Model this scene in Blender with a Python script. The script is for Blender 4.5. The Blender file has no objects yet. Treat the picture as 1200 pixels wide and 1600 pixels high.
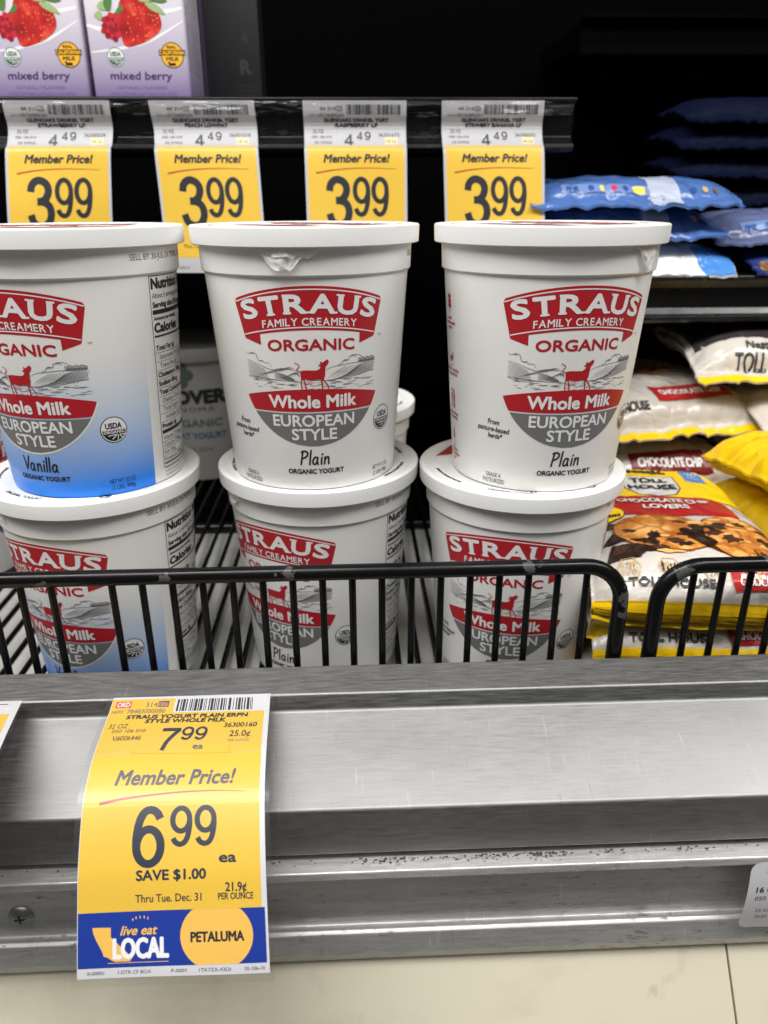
import bpy, bmesh, math, random
from mathutils import Vector, Matrix, noise
random.seed(11)
S = bpy.context.scene
COL = S.collection
PI = math.pi

# ------------------------------------------------------------------ camera
def make_camera():
    f_px, pitch, yaw, roll, zc = 1158.5, .395702, .0396094, -.0043619, .270778
    cp, sp = math.cos(pitch), math.sin(pitch)
    f = Vector((math.sin(yaw)*cp, math.cos(yaw)*cp, -sp))
    r = Vector((math.cos(yaw), -math.sin(yaw), 0))
    u = r.cross(f)
    r2 = r*math.cos(roll) + u*math.sin(roll)
    u2 = -r*math.sin(roll) + u*math.cos(roll)
    cam = bpy.data.cameras.new('camera')
    o = bpy.data.objects.new('camera', cam)
    COL.objects.link(o)
    M = Matrix((r2, u2, -f)).transposed().to_4x4()
    M.translation = Vector((0, 0, zc))
    o.matrix_world = M
    cam.sensor_fit = 'VERTICAL'
    cam.sensor_height = 36
    cam.lens = f_px/1600*36
    cam.clip_start = .01
    cam.clip_end = 60
    cam.dof.use_dof = True
    cam.dof.focus_distance = .352
    cam.dof.aperture_fstop = 10.0
    S.camera = o
make_camera()

# ------------------------------------------------------------------ world and lamps
W = bpy.data.worlds.new('World')
S.world = W
W.use_nodes = True
bg = W.node_tree.nodes['Background']
bg.inputs[0].default_value = (.95, .97, 1, 1)
bg.inputs[1].default_value = .07

def area(name, loc, target, sx, sy, power, col=(1, .98, .95)):
    l = bpy.data.lights.new(name, 'AREA')
    l.shape = 'RECTANGLE'; l.size = sx; l.size_y = sy
    l.energy = power; l.color = col
    o = bpy.data.objects.new(name, l); COL.objects.link(o)
    o.location = loc
    d = Vector(target) - Vector(loc)
    o.rotation_euler = d.to_track_quat('-Z', 'Y').to_euler()
    return o
# canopy strips of the dairy case (a gap between the two) and the store's ceiling lamps
area('canopy_lamp', (-.75, .04, 1.30), (-.68, .34, 0), 1.66, .30, 25)
area('canopy_lamp', (1.09, .04, 1.30), (1.0, .34, 0), 1.66, .30, 22)
area('ceiling_lamp', (-.5, -1.1, 2.3), (0, .5, .1), 3.4, .9, 17)

S.view_settings.view_transform = 'Standard'
S.view_settings.look = 'None'
S.view_settings.exposure = .24
S.view_settings.gamma = 1
S.render.engine = 'CYCLES'
S.cycles.use_denoising = True
S.cycles.max_bounces = 8
S.cycles.transparent_max_bounces = 12

# ------------------------------------------------------------------ materials
def lin(r, g, b, k=1.0):
    def c(v):
        v /= 255
        return (v/12.92 if v <= .04045 else ((v+.055)/1.055)**2.4)*k
    return (c(r), c(g), c(b))

class NT:
    def __init__(s, mat):
        s.t = mat.node_tree; s.b = s.t.nodes['Principled BSDF']
    def n(s, kind, **kw):
        q = s.t.nodes.new(kind)
        for k, v in kw.items(): setattr(q, k, v)
        return q
    def l(s, a, b): s.t.links.new(a, b)
    def coord(s, scale, rot=(0, 0, 0), out='Object'):
        c = s.n('ShaderNodeTexCoord'); m = s.n('ShaderNodeMapping')
        m.inputs['Scale'].default_value = scale; m.inputs['Rotation'].default_value = rot
        s.l(c.outputs[out], m.inputs[0]); return m.outputs[0]
    def noise(s, vec, scale=1, detail=4, rough=.5):
        q = s.n('ShaderNodeTexNoise'); q.inputs['Scale'].default_value = scale
        q.inputs['Detail'].default_value = detail; q.inputs['Roughness'].default_value = rough
        s.l(vec, q.inputs['Vector']); return q.outputs['Fac']
    def ramp(s, v, lo, hi, a=0., b=1.):
        q = s.n('ShaderNodeMapRange'); q.inputs[1].default_value = lo; q.inputs[2].default_value = hi
        q.inputs[3].default_value = a; q.inputs[4].default_value = b
        s.l(v, q.inputs[0]); return q.outputs[0]
    def math(s, op, a, b=None):
        q = s.n('ShaderNodeMath', operation=op)
        for i, x in enumerate((a, b)):
            if x is None: continue
            if isinstance(x, (int, float)): q.inputs[i].default_value = x
            else: s.l(x, q.inputs[i])
        return q.outputs[0]
    def mix(s, f, a, b):
        q = s.n('ShaderNodeMix', data_type='RGBA')
        if isinstance(f, (int, float)): q.inputs[0].default_value = f
        else: s.l(f, q.inputs[0])
        for i, x in ((6, a), (7, b)):
            if isinstance(x, tuple): q.inputs[i].default_value = (*x[:3], 1)
            else: s.l(x, q.inputs[i])
        return q.outputs[2]
    def bump(s, h, strength=.2, dist=.001):
        q = s.n('ShaderNodeBump'); q.inputs['Strength'].default_value = strength
        q.inputs['Distance'].default_value = dist; s.l(h, q.inputs['Height'])
        s.l(q.outputs[0], s.b.inputs['Normal'])

MATS = {}
def mat(name, col, rough=.5, metal=0., spec=.5, **kw):
    if name in MATS: return MATS[name]
    m = bpy.data.materials.new(name); m.use_nodes = True
    b = m.node_tree.nodes['Principled BSDF']
    b.inputs['Base Color'].default_value = (*col, 1)
    b.inputs['Roughness'].default_value = rough
    b.inputs['Metallic'].default_value = metal
    b.inputs['Specular IOR Level'].default_value = spec
    for k, v in kw.items(): b.inputs[k.replace('_', ' ')].default_value = v
    MATS[name] = m
    return m
def crackle(q):
    v = q.coord((1, 1, 1)); ns = q.n('ShaderNodeTexNoise'); ns.inputs['Scale'].default_value = 26
    q.l(v, ns.inputs['Vector']); sc_ = q.n('ShaderNodeVectorMath', operation='SCALE'); sc_.inputs['Scale'].default_value = .05
    q.l(ns.outputs['Color'], sc_.inputs[0]); ad = q.n('ShaderNodeVectorMath', operation='ADD'); q.l(v, ad.inputs[0]); q.l(sc_.outputs[0], ad.inputs[1])
    vo = q.n('ShaderNodeTexVoronoi', feature='DISTANCE_TO_EDGE'); vo.inputs['Scale'].default_value = 30; q.l(ad.outputs[0], vo.inputs['Vector'])
    h = q.math('ADD', q.math('MULTIPLY', q.ramp(vo.outputs['Distance'], 0, .35), .9), q.math('MULTIPLY', q.noise(v, 80, 4, .6), .6))
    q.bump(h, .45, .0035)
def inkm(name, col, rough=.42, spec=.4):
    m = mat(name, col, rough, 0, spec)
    if not m.get('ink'):
        m['ink'] = 1
        q = NT(m)   # faint mottling of printed ink
        v = q.coord((1, 1, 1)); f = q.noise(v, 900, 3)
        c0 = tuple(x*.93 for x in col); c1 = tuple(min(1, x*1.06) for x in col)
        q.l(q.mix(f, c0, c1), q.b.inputs['Base Color'])
        if name.startswith(('pack_', 'bag_', 'choc', 'dot_r', 'dot_y', 'dot_n', 'dot_b')): crackle(q)
    return m

# ------------------------------------------------------------------ object helpers
def link(o, parent=None):
    COL.objects.link(o)
    if parent is not None: o.parent = parent
    return o
def thing(name, label, cat, loc=(0, 0, 0), rz=0., group=None):
    o = bpy.data.objects.new(name, None)
    o.empty_display_size = .02
    link(o); o.location = loc; o.rotation_euler = (0, 0, rz)
    tag(o, label, cat, group); return o
def tag(o, label=None, cat=None, group=None, kind=None):
    if label: o['label'] = label
    if cat: o['category'] = cat
    if group: o['group'] = group
    if kind: o['kind'] = kind
    return o
def mesh_obj(name, verts, faces, mats, parent=None, midx=None, smooth=None):
    me = bpy.data.meshes.new(name)
    me.from_pydata([tuple(v) for v in verts], [], faces)
    for m in (mats if isinstance(mats, (list, tuple)) else [mats]): me.materials.append(m)
    if midx:
        me.polygons.foreach_set('material_index', midx)
    if smooth is not None:
        me.polygons.foreach_set('use_smooth', [True]*len(me.polygons))
        if smooth < 180: me.set_sharp_from_angle(angle=math.radians(smooth))
    me.update()
    return link(bpy.data.objects.new(name, me), parent)
def copy_tree(o, parent=None):
    c = o.copy(); COL.objects.link(c)
    if parent is not None: c.parent = parent
    for ch in list(o.children): copy_tree(ch, c)
    return c
def lathe(name, prof, m, parent=None, seg=128, smooth=28):
    v, f = [], []
    for r, z in prof:
        for i in range(seg):
            a = 2*PI*i/seg; v.append((r*math.cos(a), r*math.sin(a), z))
    for k in range(len(prof)-1):
        for i in range(seg):
            j = (i+1) % seg
            f.append((k*seg+i, k*seg+j, (k+1)*seg+j, (k+1)*seg+i))
    if prof[0][0] > 1e-6: f.append(tuple(range(seg))[::-1])
    if prof[-1][0] > 1e-6: f.append(tuple((len(prof)-1)*seg+i for i in range(seg)))
    return mesh_obj(name, v, f, m, parent, None, smooth)
def tube(name, pts, r, m, parent=None, seg=16, smooth=60):
    pts = [Vector(p) for p in pts]; v, f = [], []
    t0 = (pts[1]-pts[0]).normalized()
    nrm = Vector((0, 0, 1)) if abs(t0.z) < .9 else Vector((0, 1, 0))
    for k, p in enumerate(pts):
        t = ((pts[min(k+1, len(pts)-1)]-p).normalized() + (p-pts[max(k-1, 0)]).normalized()).normalized()
        nrm = (nrm - t*nrm.dot(t)).normalized(); b = t.cross(nrm)
        for i in range(seg):
            a = 2*PI*i/seg; v.append(p + (nrm*math.cos(a)+b*math.sin(a))*r)
    n = len(pts)
    for k in range(n-1):
        for i in range(seg):
            j = (i+1) % seg; f.append((k*seg+i, k*seg+j, (k+1)*seg+j, (k+1)*seg+i))
    f.append(tuple(range(seg))[::-1]); f.append(tuple((n-1)*seg+i for i in range(seg)))
    return mesh_obj(name, v, f, m, parent, None, smooth)
def box(name, lo, hi, m, parent=None, bev=0.):
    bm = bmesh.new(); bmesh.ops.create_cube(bm, size=1)
    for q in bm.verts:
        q.co = Vector([lo[i] + (q.co[i]+.5)*(hi[i]-lo[i]) for i in range(3)])
    if bev: bmesh.ops.bevel(bm, geom=bm.edges[:], offset=bev, segments=3, affect='EDGES', profile=.5)
    me = bpy.data.meshes.new(name); bm.to_mesh(me); bm.free(); me.materials.append(m)
    if bev:
        me.polygons.foreach_set('use_smooth', [True]*len(me.polygons)); me.set_sharp_from_angle(angle=math.radians(40))
    return link(bpy.data.objects.new(name, me), parent)
def roundpoly(pts, seg=6):
    """closed outline of (a, b, radius): corners rounded"""
    out = []; n = len(pts)
    for i in range(n):
        p = Vector(pts[i][:2]); r = pts[i][2] if len(pts[i]) > 2 else 0
        a = Vector(pts[i-1][:2]) - p; b = Vector(pts[(i+1) % n][:2]) - p
        if r <= 0: out.append(p); continue
        a_, b_ = a.normalized(), b.normalized()
        ang = a_.angle(b_)
        d = min(r/math.tan(ang/2), a.length*.48, b.length*.48); r = d*math.tan(ang/2)
        c = p + (a_+b_).normalized()*(r/math.sin(ang/2))
        s, e = p+a_*d-c, p+b_*d-c
        tot = s.angle_signed(e)
        for k in range(seg+1):
            t = k/seg; q = s.copy(); q.rotate(Matrix.Rotation(-tot*t, 2)) if False else None
            cs, sn = math.cos(-tot*t), math.sin(-tot*t)
            out.append(c + Vector((s.x*cs-s.y*sn, s.x*sn+s.y*cs)))
    return out
def extrude_x(name, prof, x0, x1, m, parent=None, smooth=50):
    n = len(prof)
    v = [(x0, a, b) for a, b in prof] + [(x1, a, b) for a, b in prof]
    f = [(i, (i+1) % n, n+(i+1) % n, n+i) for i in range(n)] + [tuple(range(n))[::-1], tuple(range(n, 2*n))]
    o = mesh_obj(name, v, f, m, parent, None, smooth)
    bm = bmesh.new(); bm.from_mesh(o.data); bmesh.ops.recalc_face_normals(bm, faces=bm.faces); bm.to_mesh(o.data); bm.free()
    o.data.set_sharp_from_angle(angle=math.radians(smooth))
    w = o.modifiers.new('normals', 'WEIGHTED_NORMAL'); w.keep_sharp = True
    return o

# ------------------------------------------------------------------ printing: 2-D artwork laid on a real surface
_tc = {}
def text_mesh(body):
    if body in _tc: return _tc[body]
    c = bpy.data.curves.new('lettering', 'FONT'); c.body = body; c.size = 1; c.resolution_u = 3
    o = bpy.data.objects.new('lettering', c); COL.objects.link(o)
    dg = bpy.context.evaluated_depsgraph_get()
    me = bpy.data.meshes.new_from_object(o.evaluated_get(dg))
    v = [(p.co.x, p.co.y) for p in me.vertices]; f = [tuple(p.vertices) for p in me.polygons]
    bpy.data.objects.remove(o); bpy.data.curves.remove(c); bpy.data.meshes.remove(me)
    _tc[body] = (v, f); return _tc[body]
def catmull(p, n=6, closed=False):
    p = [Vector(q) for q in p]; out = []; m = len(p)
    for i in range(m if closed else m-1):
        a = p[i-1] if (closed or i > 0) else p[0]*2-p[1]
        b, c = p[i], p[(i+1) % m]
        d = p[(i+2) % m] if (closed or i+2 < m) else c*2-b
        for k in range(n):
            t = k/n
            out.append(.5*((2*b)+(c-a)*t+(2*a-5*b+4*c-d)*t*t+(3*b-a-3*c+d)*t**3))
    if not closed: out.append(p[-1])
    return out
class Ink:
    """collects coloured 2-D shapes (mm) and lays them on a surface as one mesh"""
    def __init__(s): s.items = []; s.mats = []; s.lay = 0
    def _m(s, m):
        if m not in s.mats: s.mats.append(m)
        return s.mats.index(m)
    def add(s, v, f, m, lay):
        s.items.append(([(float(a), float(b)) for a, b in v], f, s._m(m), lay))
    def poly(s, pts, m, lay=1, smooth=0):
        if smooth: pts = catmull(pts, smooth, True)
        s.add([(p[0], p[1]) for p in pts], [tuple(range(len(pts)))], m, lay)
    def rect(s, x0, y0, x1, y1, m, lay=1, r=0):
        if r:
            s.poly(roundpoly([(x0, y0, r), (x1, y0, r), (x1, y1, r), (x0, y1, r)], 5), m, lay)
        else: s.poly([(x0, y0), (x1, y0), (x1, y1), (x0, y1)], m, lay)
    def disc(s, cx, cy, rx, m, lay=1, ry=None, n=40, wob=0):
        ry = ry or rx; ph = random.random()*9
        s.poly([(cx+rx*math.cos(2*PI*i/n)*(1+wob*noise.noise((math.cos(2*PI*i/n)*2+ph, math.sin(2*PI*i/n)*2, ph))),
                 cy+ry*math.sin(2*PI*i/n)*(1+wob*noise.noise((math.cos(2*PI*i/n)*2+ph, math.sin(2*PI*i/n)*2, ph)))) for i in range(n)], m, lay)
    def ring(s, cx, cy, r, w, m, lay=1, n=48, ry=None):
        v, f = [], []; ry = ry or r
        for i in range(n):
            a = 2*PI*i/n
            v += [(cx+(r-w)*math.cos(a), cy+(ry-w)*math.sin(a)), (cx+r*math.cos(a), cy+ry*math.sin(a))]
        for i in range(n):
            j = (i+1) % n; f.append((2*i, 2*i+1, 2*j+1, 2*j))
        s.add(v, f, m, lay)
    def stroke(s, pts, w, m, lay=1, n=5, closed=False, taper=None, cap=True):
        p = catmull(pts, n, closed) if n else [Vector(q) for q in pts]
        k = len(p); v, f = [], []
        for i, q in enumerate(p):
            a = p[(i-1) % k] if (closed or i > 0) else q
            b = p[(i+1) % k] if (closed or i < k-1) else q
            t = (b-a); t = t.normalized() if t.length > 1e-9 else Vector((1, 0))
            nn = Vector((-t.y, t.x))*w/2*(taper(i/(k-1)) if taper else 1)
            v += [tuple(q+nn), tuple(q-nn)]
        for i in range(k if closed else k-1):
            j = (i+1) % k; f.append((2*i, 2*i+1, 2*j+1, 2*j))
        s.add(v, f, m, lay)
        if cap and not closed and not taper:
            for e, d in ((p[0], p[0]-p[1]), (p[-1], p[-1]-p[-2])):
                a0 = math.atan2(d.y, d.x)
                s.poly([(e.x+w/2*math.cos(a0+a), e.y+w/2*math.sin(a0+a)) for a in [PI*(-.5+i/6) for i in range(7)]], m, lay)
    def text(s, body, x, y, cap, m, lay=2, width=None, align='c', bold=0, shear=0, bend=None, rot=0, track=0):
        """cap height in mm, baseline y; width fits the word; bold grows the stroke (mm); bend(x,y)->(x,y)"""
        if track:
            parts = []; cx = 0
            for ch in body:
                if ch == ' ': cx += .3; continue
                vv, ff = text_mesh(ch)
                x0 = min(p[0] for p in vv); x1 = max(p[0] for p in vv)
                parts.append(([(p[0]-x0+cx, p[1]) for p in vv], ff)); cx += (x1-x0)+.09+track
            v, f = [], []
            for vv, ff in parts:
                b = len(v); v += vv; f += [tuple(i+b for i in q) for q in ff]
        else: v, f = text_mesh(body)
        if not v: return
        sy = cap/.70
        v = [(a+b*shear, b) for a, b in v]
        x0 = min(p[0] for p in v); x1 = max(p[0] for p in v)
        sx = width/(x1-x0) if width else sy
        off = {'c': (x0+x1)/2, 'l': x0, 'r': x1}[align]
        q = [((a-off)*sx, b*sy) for a, b in v]
        if bend: q = [bend(a, b) for a, b in q]
        c, sn = math.cos(rot), math.sin(rot)
        q = [(x+a*c-b*sn, y+a*sn+b*c) for a, b in q]
        if bold:
            k = 8
            for i in range(k):
                dx, dy = bold/2*math.cos(2*PI*i/k), bold/2*math.sin(2*PI*i/k)
                s.add([(a+dx, b+dy) for a, b in q], f, m, lay+.08*(i+1))
        s.add(q, f, m, lay)
    def build(s, name, fn, parent=None, step=(3., 3.), unit=5e-5):
        V, F, I = [], [], []
        for v, f, mi, lay in s.items:
            bm = bmesh.new()
            bv = [bm.verts.new((a, b, 0)) for a, b in v]
            for q in f:
                try: bm.faces.new([bv[i] for i in q])
                except ValueError: pass
            big = [g for g in bm.faces if len(g.verts) > 4]
            if big: bmesh.ops.triangulate(bm, faces=big)
            for ax in (0, 1):
                st = step[ax]
                if not st: continue
                lo = min(p[ax] for p in v); hi = max(p[ax] for p in v)
                k = math.ceil(lo/st+1e-6)
                while k*st < hi-1e-6:
                    no = (1, 0, 0) if ax == 0 else (0, 1, 0)
                    co = (k*st, 0, 0) if ax == 0 else (0, k*st, 0)
                    bmesh.ops.bisect_plane(bm, geom=bm.verts[:]+bm.edges[:]+bm.faces[:], plane_co=co, plane_no=no, dist=1e-7)
                    k += 1
            big = [g for g in bm.faces if len(g.verts) > 4]
            if big: bmesh.ops.triangulate(bm, faces=big)
            b0 = len(V); bm.verts.index_update()
            for p in bm.verts: V.append(fn(p.co.x, p.co.y, lay*unit))
            for g in bm.faces:
                F.append(tuple(b0+p.index for p in g.verts)); I.append(mi)
            bm.free()
        # make every face look the way the surface does
        return mesh_obj(name, V, F, s.mats, parent, I)

def big_digit(ink, ch, x, y, h, w, m, lay, thick):
    """heavy rounded price numeral in a box at x,y (bottom left), height h, width w"""
    sx, sy = w/.6, h
    def P(pts): return [(x+a*sx, y+b*sy) for a, b in pts]
    if ch == '9' or ch == '6':
        bowl = [(.3+.235*math.cos(2*PI*i/16), .665+.29*math.sin(2*PI*i/16)) for i in range(16)]
        tail = [(.535, .68), (.535, .50), (.49, .25), (.40, .09), (.27, .045), (.15, .10), (.085, .20)]
        if ch == '6':
            bowl = [(.6-a, 1-b) for a, b in bowl]; tail = [(.6-a, 1-b) for a, b in tail]
        ink.stroke(P(bowl), thick, m, lay, 4, True); ink.stroke(P(tail), thick, m, lay+.1, 5, cap=False)
    elif ch == '3':
        ink.stroke(P([(.07, .73), (.10, .86), (.20, .945), (.32, .95), (.44, .88), (.485, .75), (.43, .61), (.33, .545), (.22, .535)]), thick, m, lay, 5, cap=False)
        ink.stroke(P([(.22, .535), (.36, .525), (.49, .45), (.535, .29), (.48, .13), (.36, .05), (.24, .05), (.12, .12), (.06, .27)]), thick, m, lay+.1, 5, cap=False)
    elif ch == '7':
        ink.stroke(P([(.03, .94), (.57, .94)]), thick, m, lay, 0, cap=False)
        ink.stroke(P([(.55, .95), (.40, .68), (.27, .36), (.20, 0)]), thick, m, lay+.1, 5, cap=False)
    elif ch == '4':
        ink.stroke(P([(.41, 0), (.41, 1)]), thick, m, lay, 0, cap=False)
        ink.stroke(P([(.43, .97), (.06, .31)]), thick*.8, m, lay+.1, 0, cap=False)
        ink.stroke(P([(.03, .28), (.58, .28)]), thick*.9, m, lay+.2, 0, cap=False)
def barcode(ink, x0, x1, y0, y1, m, lay):
    x = x0
    while x < x1:
        w = random.choice((.35, .35, .6, .6, .95, 1.2)); ink.rect(x, y0, min(x+w, x1), y1, m, lay)
        x += w + random.choice((.4, .45, .7, 1.0))

# ------------------------------------------------------------------ shared materials
BLACKINK = inkm('black_ink', (.018, .018, .02))
WHITEINK = inkm('white_ink', (.74, .74, .74))
RED = inkm('creamery_red', (.40, .014, .021))
GREY = inkm('badge_grey', (.155, .155, .157))
LINEG = inkm('engraving_grey', (.13, .13, .135))
YEL = inkm('tag_yellow', lin(216, 177, 64), .38)
PAPER = inkm('tag_paper', (.58, .58, .60), .45)
PAPER2 = inkm('dimmed_tag_paper', (.45, .45, .475), .45)  # same paper stock, dimmer light on the upper tags put into its colour

def white_plastic():
    m = mat('white_polypropylene', (.76, .75, .725), .34, 0, .42)
    q = NT(m); v = q.coord((1, 1, 1)); f = q.noise(v, 35, 5)
    q.l(q.mix(f, (.765, .76, .735), (.81, .805, .79)), q.b.inputs['Base Color'])
    q.l(q.ramp(q.noise(v, 90, 4), .3, .7, .28, .42), q.b.inputs['Roughness'])
    q.bump(q.noise(v, 420, 2), .05, .0004)
    q.b.inputs['Subsurface Weight'].default_value = .12
    q.b.inputs['Subsurface Radius'].default_value = (.004, .0035, .003)
    return m
WPL = white_plastic()
def vanilla_plastic():
    m = WPL.copy(); m.name = 'vanilla_printed_polypropylene'
    q = NT(m)
    c = q.n('ShaderNodeTexCoord'); sep = q.n('ShaderNodeSeparateXYZ'); q.l(c.outputs['Object'], sep.inputs[0])
    ang = q.math('ARCTAN2', sep.outputs[0], q.math('MULTIPLY', sep.outputs[1], -1))
    inside = q.math('MULTIPLY', q.math('LESS_THAN', ang, 1.275), q.math('GREATER_THAN', ang, -1.5))
    g = q.ramp(sep.outputs[2], .076, .006)
    g = q.math('MULTIPLY', q.math('POWER', g, 1.25), inside)
    old = q.b.inputs['Base Color'].links[0].from_socket
    deep = q.mix(q.ramp(sep.outputs[2], .05, .004), (.14, .40, .80), (.008, .21, .80))
    q.l(q.mix(g, old, deep), q.b.inputs['Base Color'])
    return m
VPL = vanilla_plastic()
LIDM = mat('lid_plastic', (.80, .80, .79), .30, 0, .45)
q = NT(LIDM); q.bump(q.noise(q.coord((1, 1, 1)), 160, 3), .06, .0006)

def black_paint(name, chips=()):
    m = mat(name, (.004, .004, .0045), .2, 0, .22)
    q = NT(m); v = q.coord((1, 1, 1))
    q.l(q.ramp(q.noise(v, 60, 4), .3, .7, .16, .30), q.b.inputs['Roughness'])
    q.bump(q.noise(v, 160, 3), .08, .0004)
    col = (.004, .004, .0045)
    if chips:
        c = q.n('ShaderNodeTexCoord'); tot = None
        wob = q.ramp(q.noise(v, 330, 4), .2, .8, -.004, .004)
        for (p, r) in chips:
            d = q.n('ShaderNodeVectorMath', operation='DISTANCE'); d.inputs[1].default_value = p
            q.l(c.outputs['Object'], d.inputs[0])
            k = q.math('LESS_THAN', q.math('ADD', d.outputs['Value'], wob), r)
            tot = k if tot is None else q.math('MAXIMUM', tot, k)
        q.l(q.mix(tot, col, (.065, .064, .062)), q.b.inputs['Base Color'])
    return m
BLK = black_paint('black_enamel')

def steel(name, base=.60, dirty=False, rough=.33, metal=1.0):
    m = mat(name, (base, base, base*.985), rough, metal, .5)
    q = NT(m); v1 = q.coord((80, 1100, 1100)); f1 = q.noise(v1, 1, 4, .65)
    q.l(q.ramp(f1, .3, .7, rough-.07, rough+.10), q.b.inputs['Roughness'])
    big = q.noise(q.coord((7, 16, 16)), 1, 4)
    tone = q.math('ADD', q.math('MULTIPLY', f1, .5), q.math('MULTIPLY', big, .5))
    col = q.mix(q.ramp(tone, .35, .65), (base*.74, base*.737, base*.73), (base*1.2, base*1.2, base*1.19))
    h = f1
    # fine scratches lying at several angles
    for k, (rz, th) in enumerate(((.35, .70), (1.35, .705), (2.2, .71), (1.62, .70))):
        sv = q.coord((700, 40, 40), (0, 0, rz)); n1 = q.noise(sv, 1, 2, .5)
        msk = q.ramp(n1, th-.055, th)
        brk = q.ramp(q.noise(q.coord((40, 40, 40), (0, 0, rz+k)), 1, 2), .52, .6)
        msk = q.math('MULTIPLY', msk, brk)
        col = q.mix(q.math('MULTIPLY', msk, .2), col, (.12, .12, .12) if k % 2 else (base*1.9,)*3)
    if dirty:
        c = q.n('ShaderNodeTexCoord'); sep = q.n('ShaderNodeSeparateXYZ'); q.l(c.outputs['Object'], sep.inputs[0])
        spk = q.ramp(q.noise(q.coord((120, 260, 260)), 1, 6, .7), .56, .66)
        area_ = q.ramp(q.noise(q.coord((11, 40, 90)), 1, 3), .40, .62)
        spk = q.math('MULTIPLY', spk, area_)
        col = q.mix(q.math('MULTIPLY', spk, .8), col, (.075, .055, .04))
        met = q.math('MULTIPLY', q.math('SUBTRACT', 1., spk), metal)
        q.l(met, q.b.inputs['Metallic'])
        sm = q.ramp(q.noise(q.coord((25, 90, 140)), 1, 5, .65), .58, .75)
        col = q.mix(q.math('MULTIPLY', sm, .3), col, (.2, .19, .18))
    q.l(col, q.b.inputs['Base Color'])
    q.bump(h, .10, .0003)
    return m
STEEL = steel('brushed_steel', .275, False, .52)
ALU = steel('stained_aluminium', .50, True, .36, .55)

# ------------------------------------------------------------------ setting
CASEBLK = mat('case_black', (.0013, .0013, .0016), .7, 0, .01)
PANM = mat('pale_floor_pan', (.45, .45, .44), .4, .15, .5)
q = NT(PANM); v = q.coord((1, 1, 1))
st = q.ramp(q.noise(v, 14, 5, .6), .4, .7)
q.l(q.mix(st, (.66, .66, .63), (.42, .41, .38)), q.b.inputs['Base Color'])
spk = q.ramp(q.noise(v, 130, 3), .70, .74)
def sheet(name, pts, m, kind='structure'):
    o = mesh_obj(name, pts, [(0, 1, 2, 3)], m); tag(o, kind=kind); return o
box('floor', (-1.1, .342, -.022), (1.1, .655, -.012), PANM)['kind'] = 'structure'
box('floor', (-1.1, .656, -.024), (1.1, 1.06, -.014), CASEBLK)['kind'] = 'structure'
box('wall', (-1.1, 1.06, -.1), (1.1, 1.08, 1.2), CASEBLK)['kind'] = 'structure'
box('wall', (-1.12, .34, -.1), (-1.10, 1.06, 1.2), CASEBLK)['kind'] = 'structure'
box('wall', (1.10, .34, -.1), (1.12, 1.06, 1.2), CASEBLK)['kind'] = 'structure'
STOREF = mat('store_floor', (.22, .21, .20), .35)
box('ground', (-4, -5, -1.02), (4, 1.5, -1.0), STOREF)['kind'] = 'structure'

# ------------------------------------------------------------------ case front: steel cap, aluminium price channel, cream bumper
cf = thing('case_front_rail', 'brushed steel case front with stained aluminium price channel above cream bumper', 'case rail', (0, .30, 0))
X0, X1 = -.75, .75
def prof(pts): return roundpoly([(a-.30, b, *r) for a, b, *r in pts])
cap = prof([(.3268, .0484, .001), (.3060, .0457, .0016), (.3035, .0375, .0025), (.2568, .0182, .0024), (.2556, -.0071, .001), (.262, -.0071, .0005), (.263, .0125, .001), (.3085, .033, .001), (.311, .040, .001), (.3268, .0440, .0005)])
extrude_x('steel_cap', cap, X0, X1, STEEL, cf)
chan = prof([(.268, -.0100, .0005), (.2485, -.0106, .0012), (.2476, -.0148, .0009), (.2510, -.0152, .0006), (.2568, -.0185, .001), (.2582, -.0580, .003), (.2512, -.0500, .0012), (.2490, -.0515, .0012), (.2480, -.0635, .0015), (.2500, -.0700, .0015), (.268, -.0705, .0005)])
extrude_x('price_channel', chan, X0, X1, ALU, cf)
CREAM = mat('cream_enamel', (.70, .65, .52), .38, 0, .45)
q = NT(CREAM); v = q.coord((1, 1, 1)); f = q.ramp(q.noise(q.coord((14, 40, 9)), 1, 6, .65), .50, .72)
col = q.mix(q.math('MULTIPLY', f, .30), (.54, .50, .39), (.30, .25, .18))
drip = q.math('MULTIPLY', q.ramp(q.noise(q.coord((60, 60, 8)), 1, 4), .60, .70), q.ramp(q.noise(q.coord((9, 9, 5)), 1, 3), .5, .62))
q.l(q.mix(q.math('MULTIPLY', drip, .45), col, (.20, .15, .10)), q.b.inputs['Base Color'])
q.bump(q.noise(v, 60, 3), .05, .001)
XS = .1795
for a, b in ((X0, XS), (XS+.0012, X1)):
    extrude_x('bumper_panel', prof([(.268, -.0722, .001), (.2515, -.0722, .004), (.190, -.150, .012), (.185, -.42, .004), (.268, -.42, .001)]), a, b, CREAM, cf)
box('bumper_joint', (XS-.002, -.028, -.41), (XS+.003, -.06, -.30), mat('joint_black', (.01, .01, .01), .7), cf)
box('joint_backing', (XS-.004, -.0290, -.40), (XS+.005, -.0285, -.0690), mat('joint_black', (.01, .01, .01), .7), cf)
SCR = steel('screw_steel', .42, False, .35)
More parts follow.
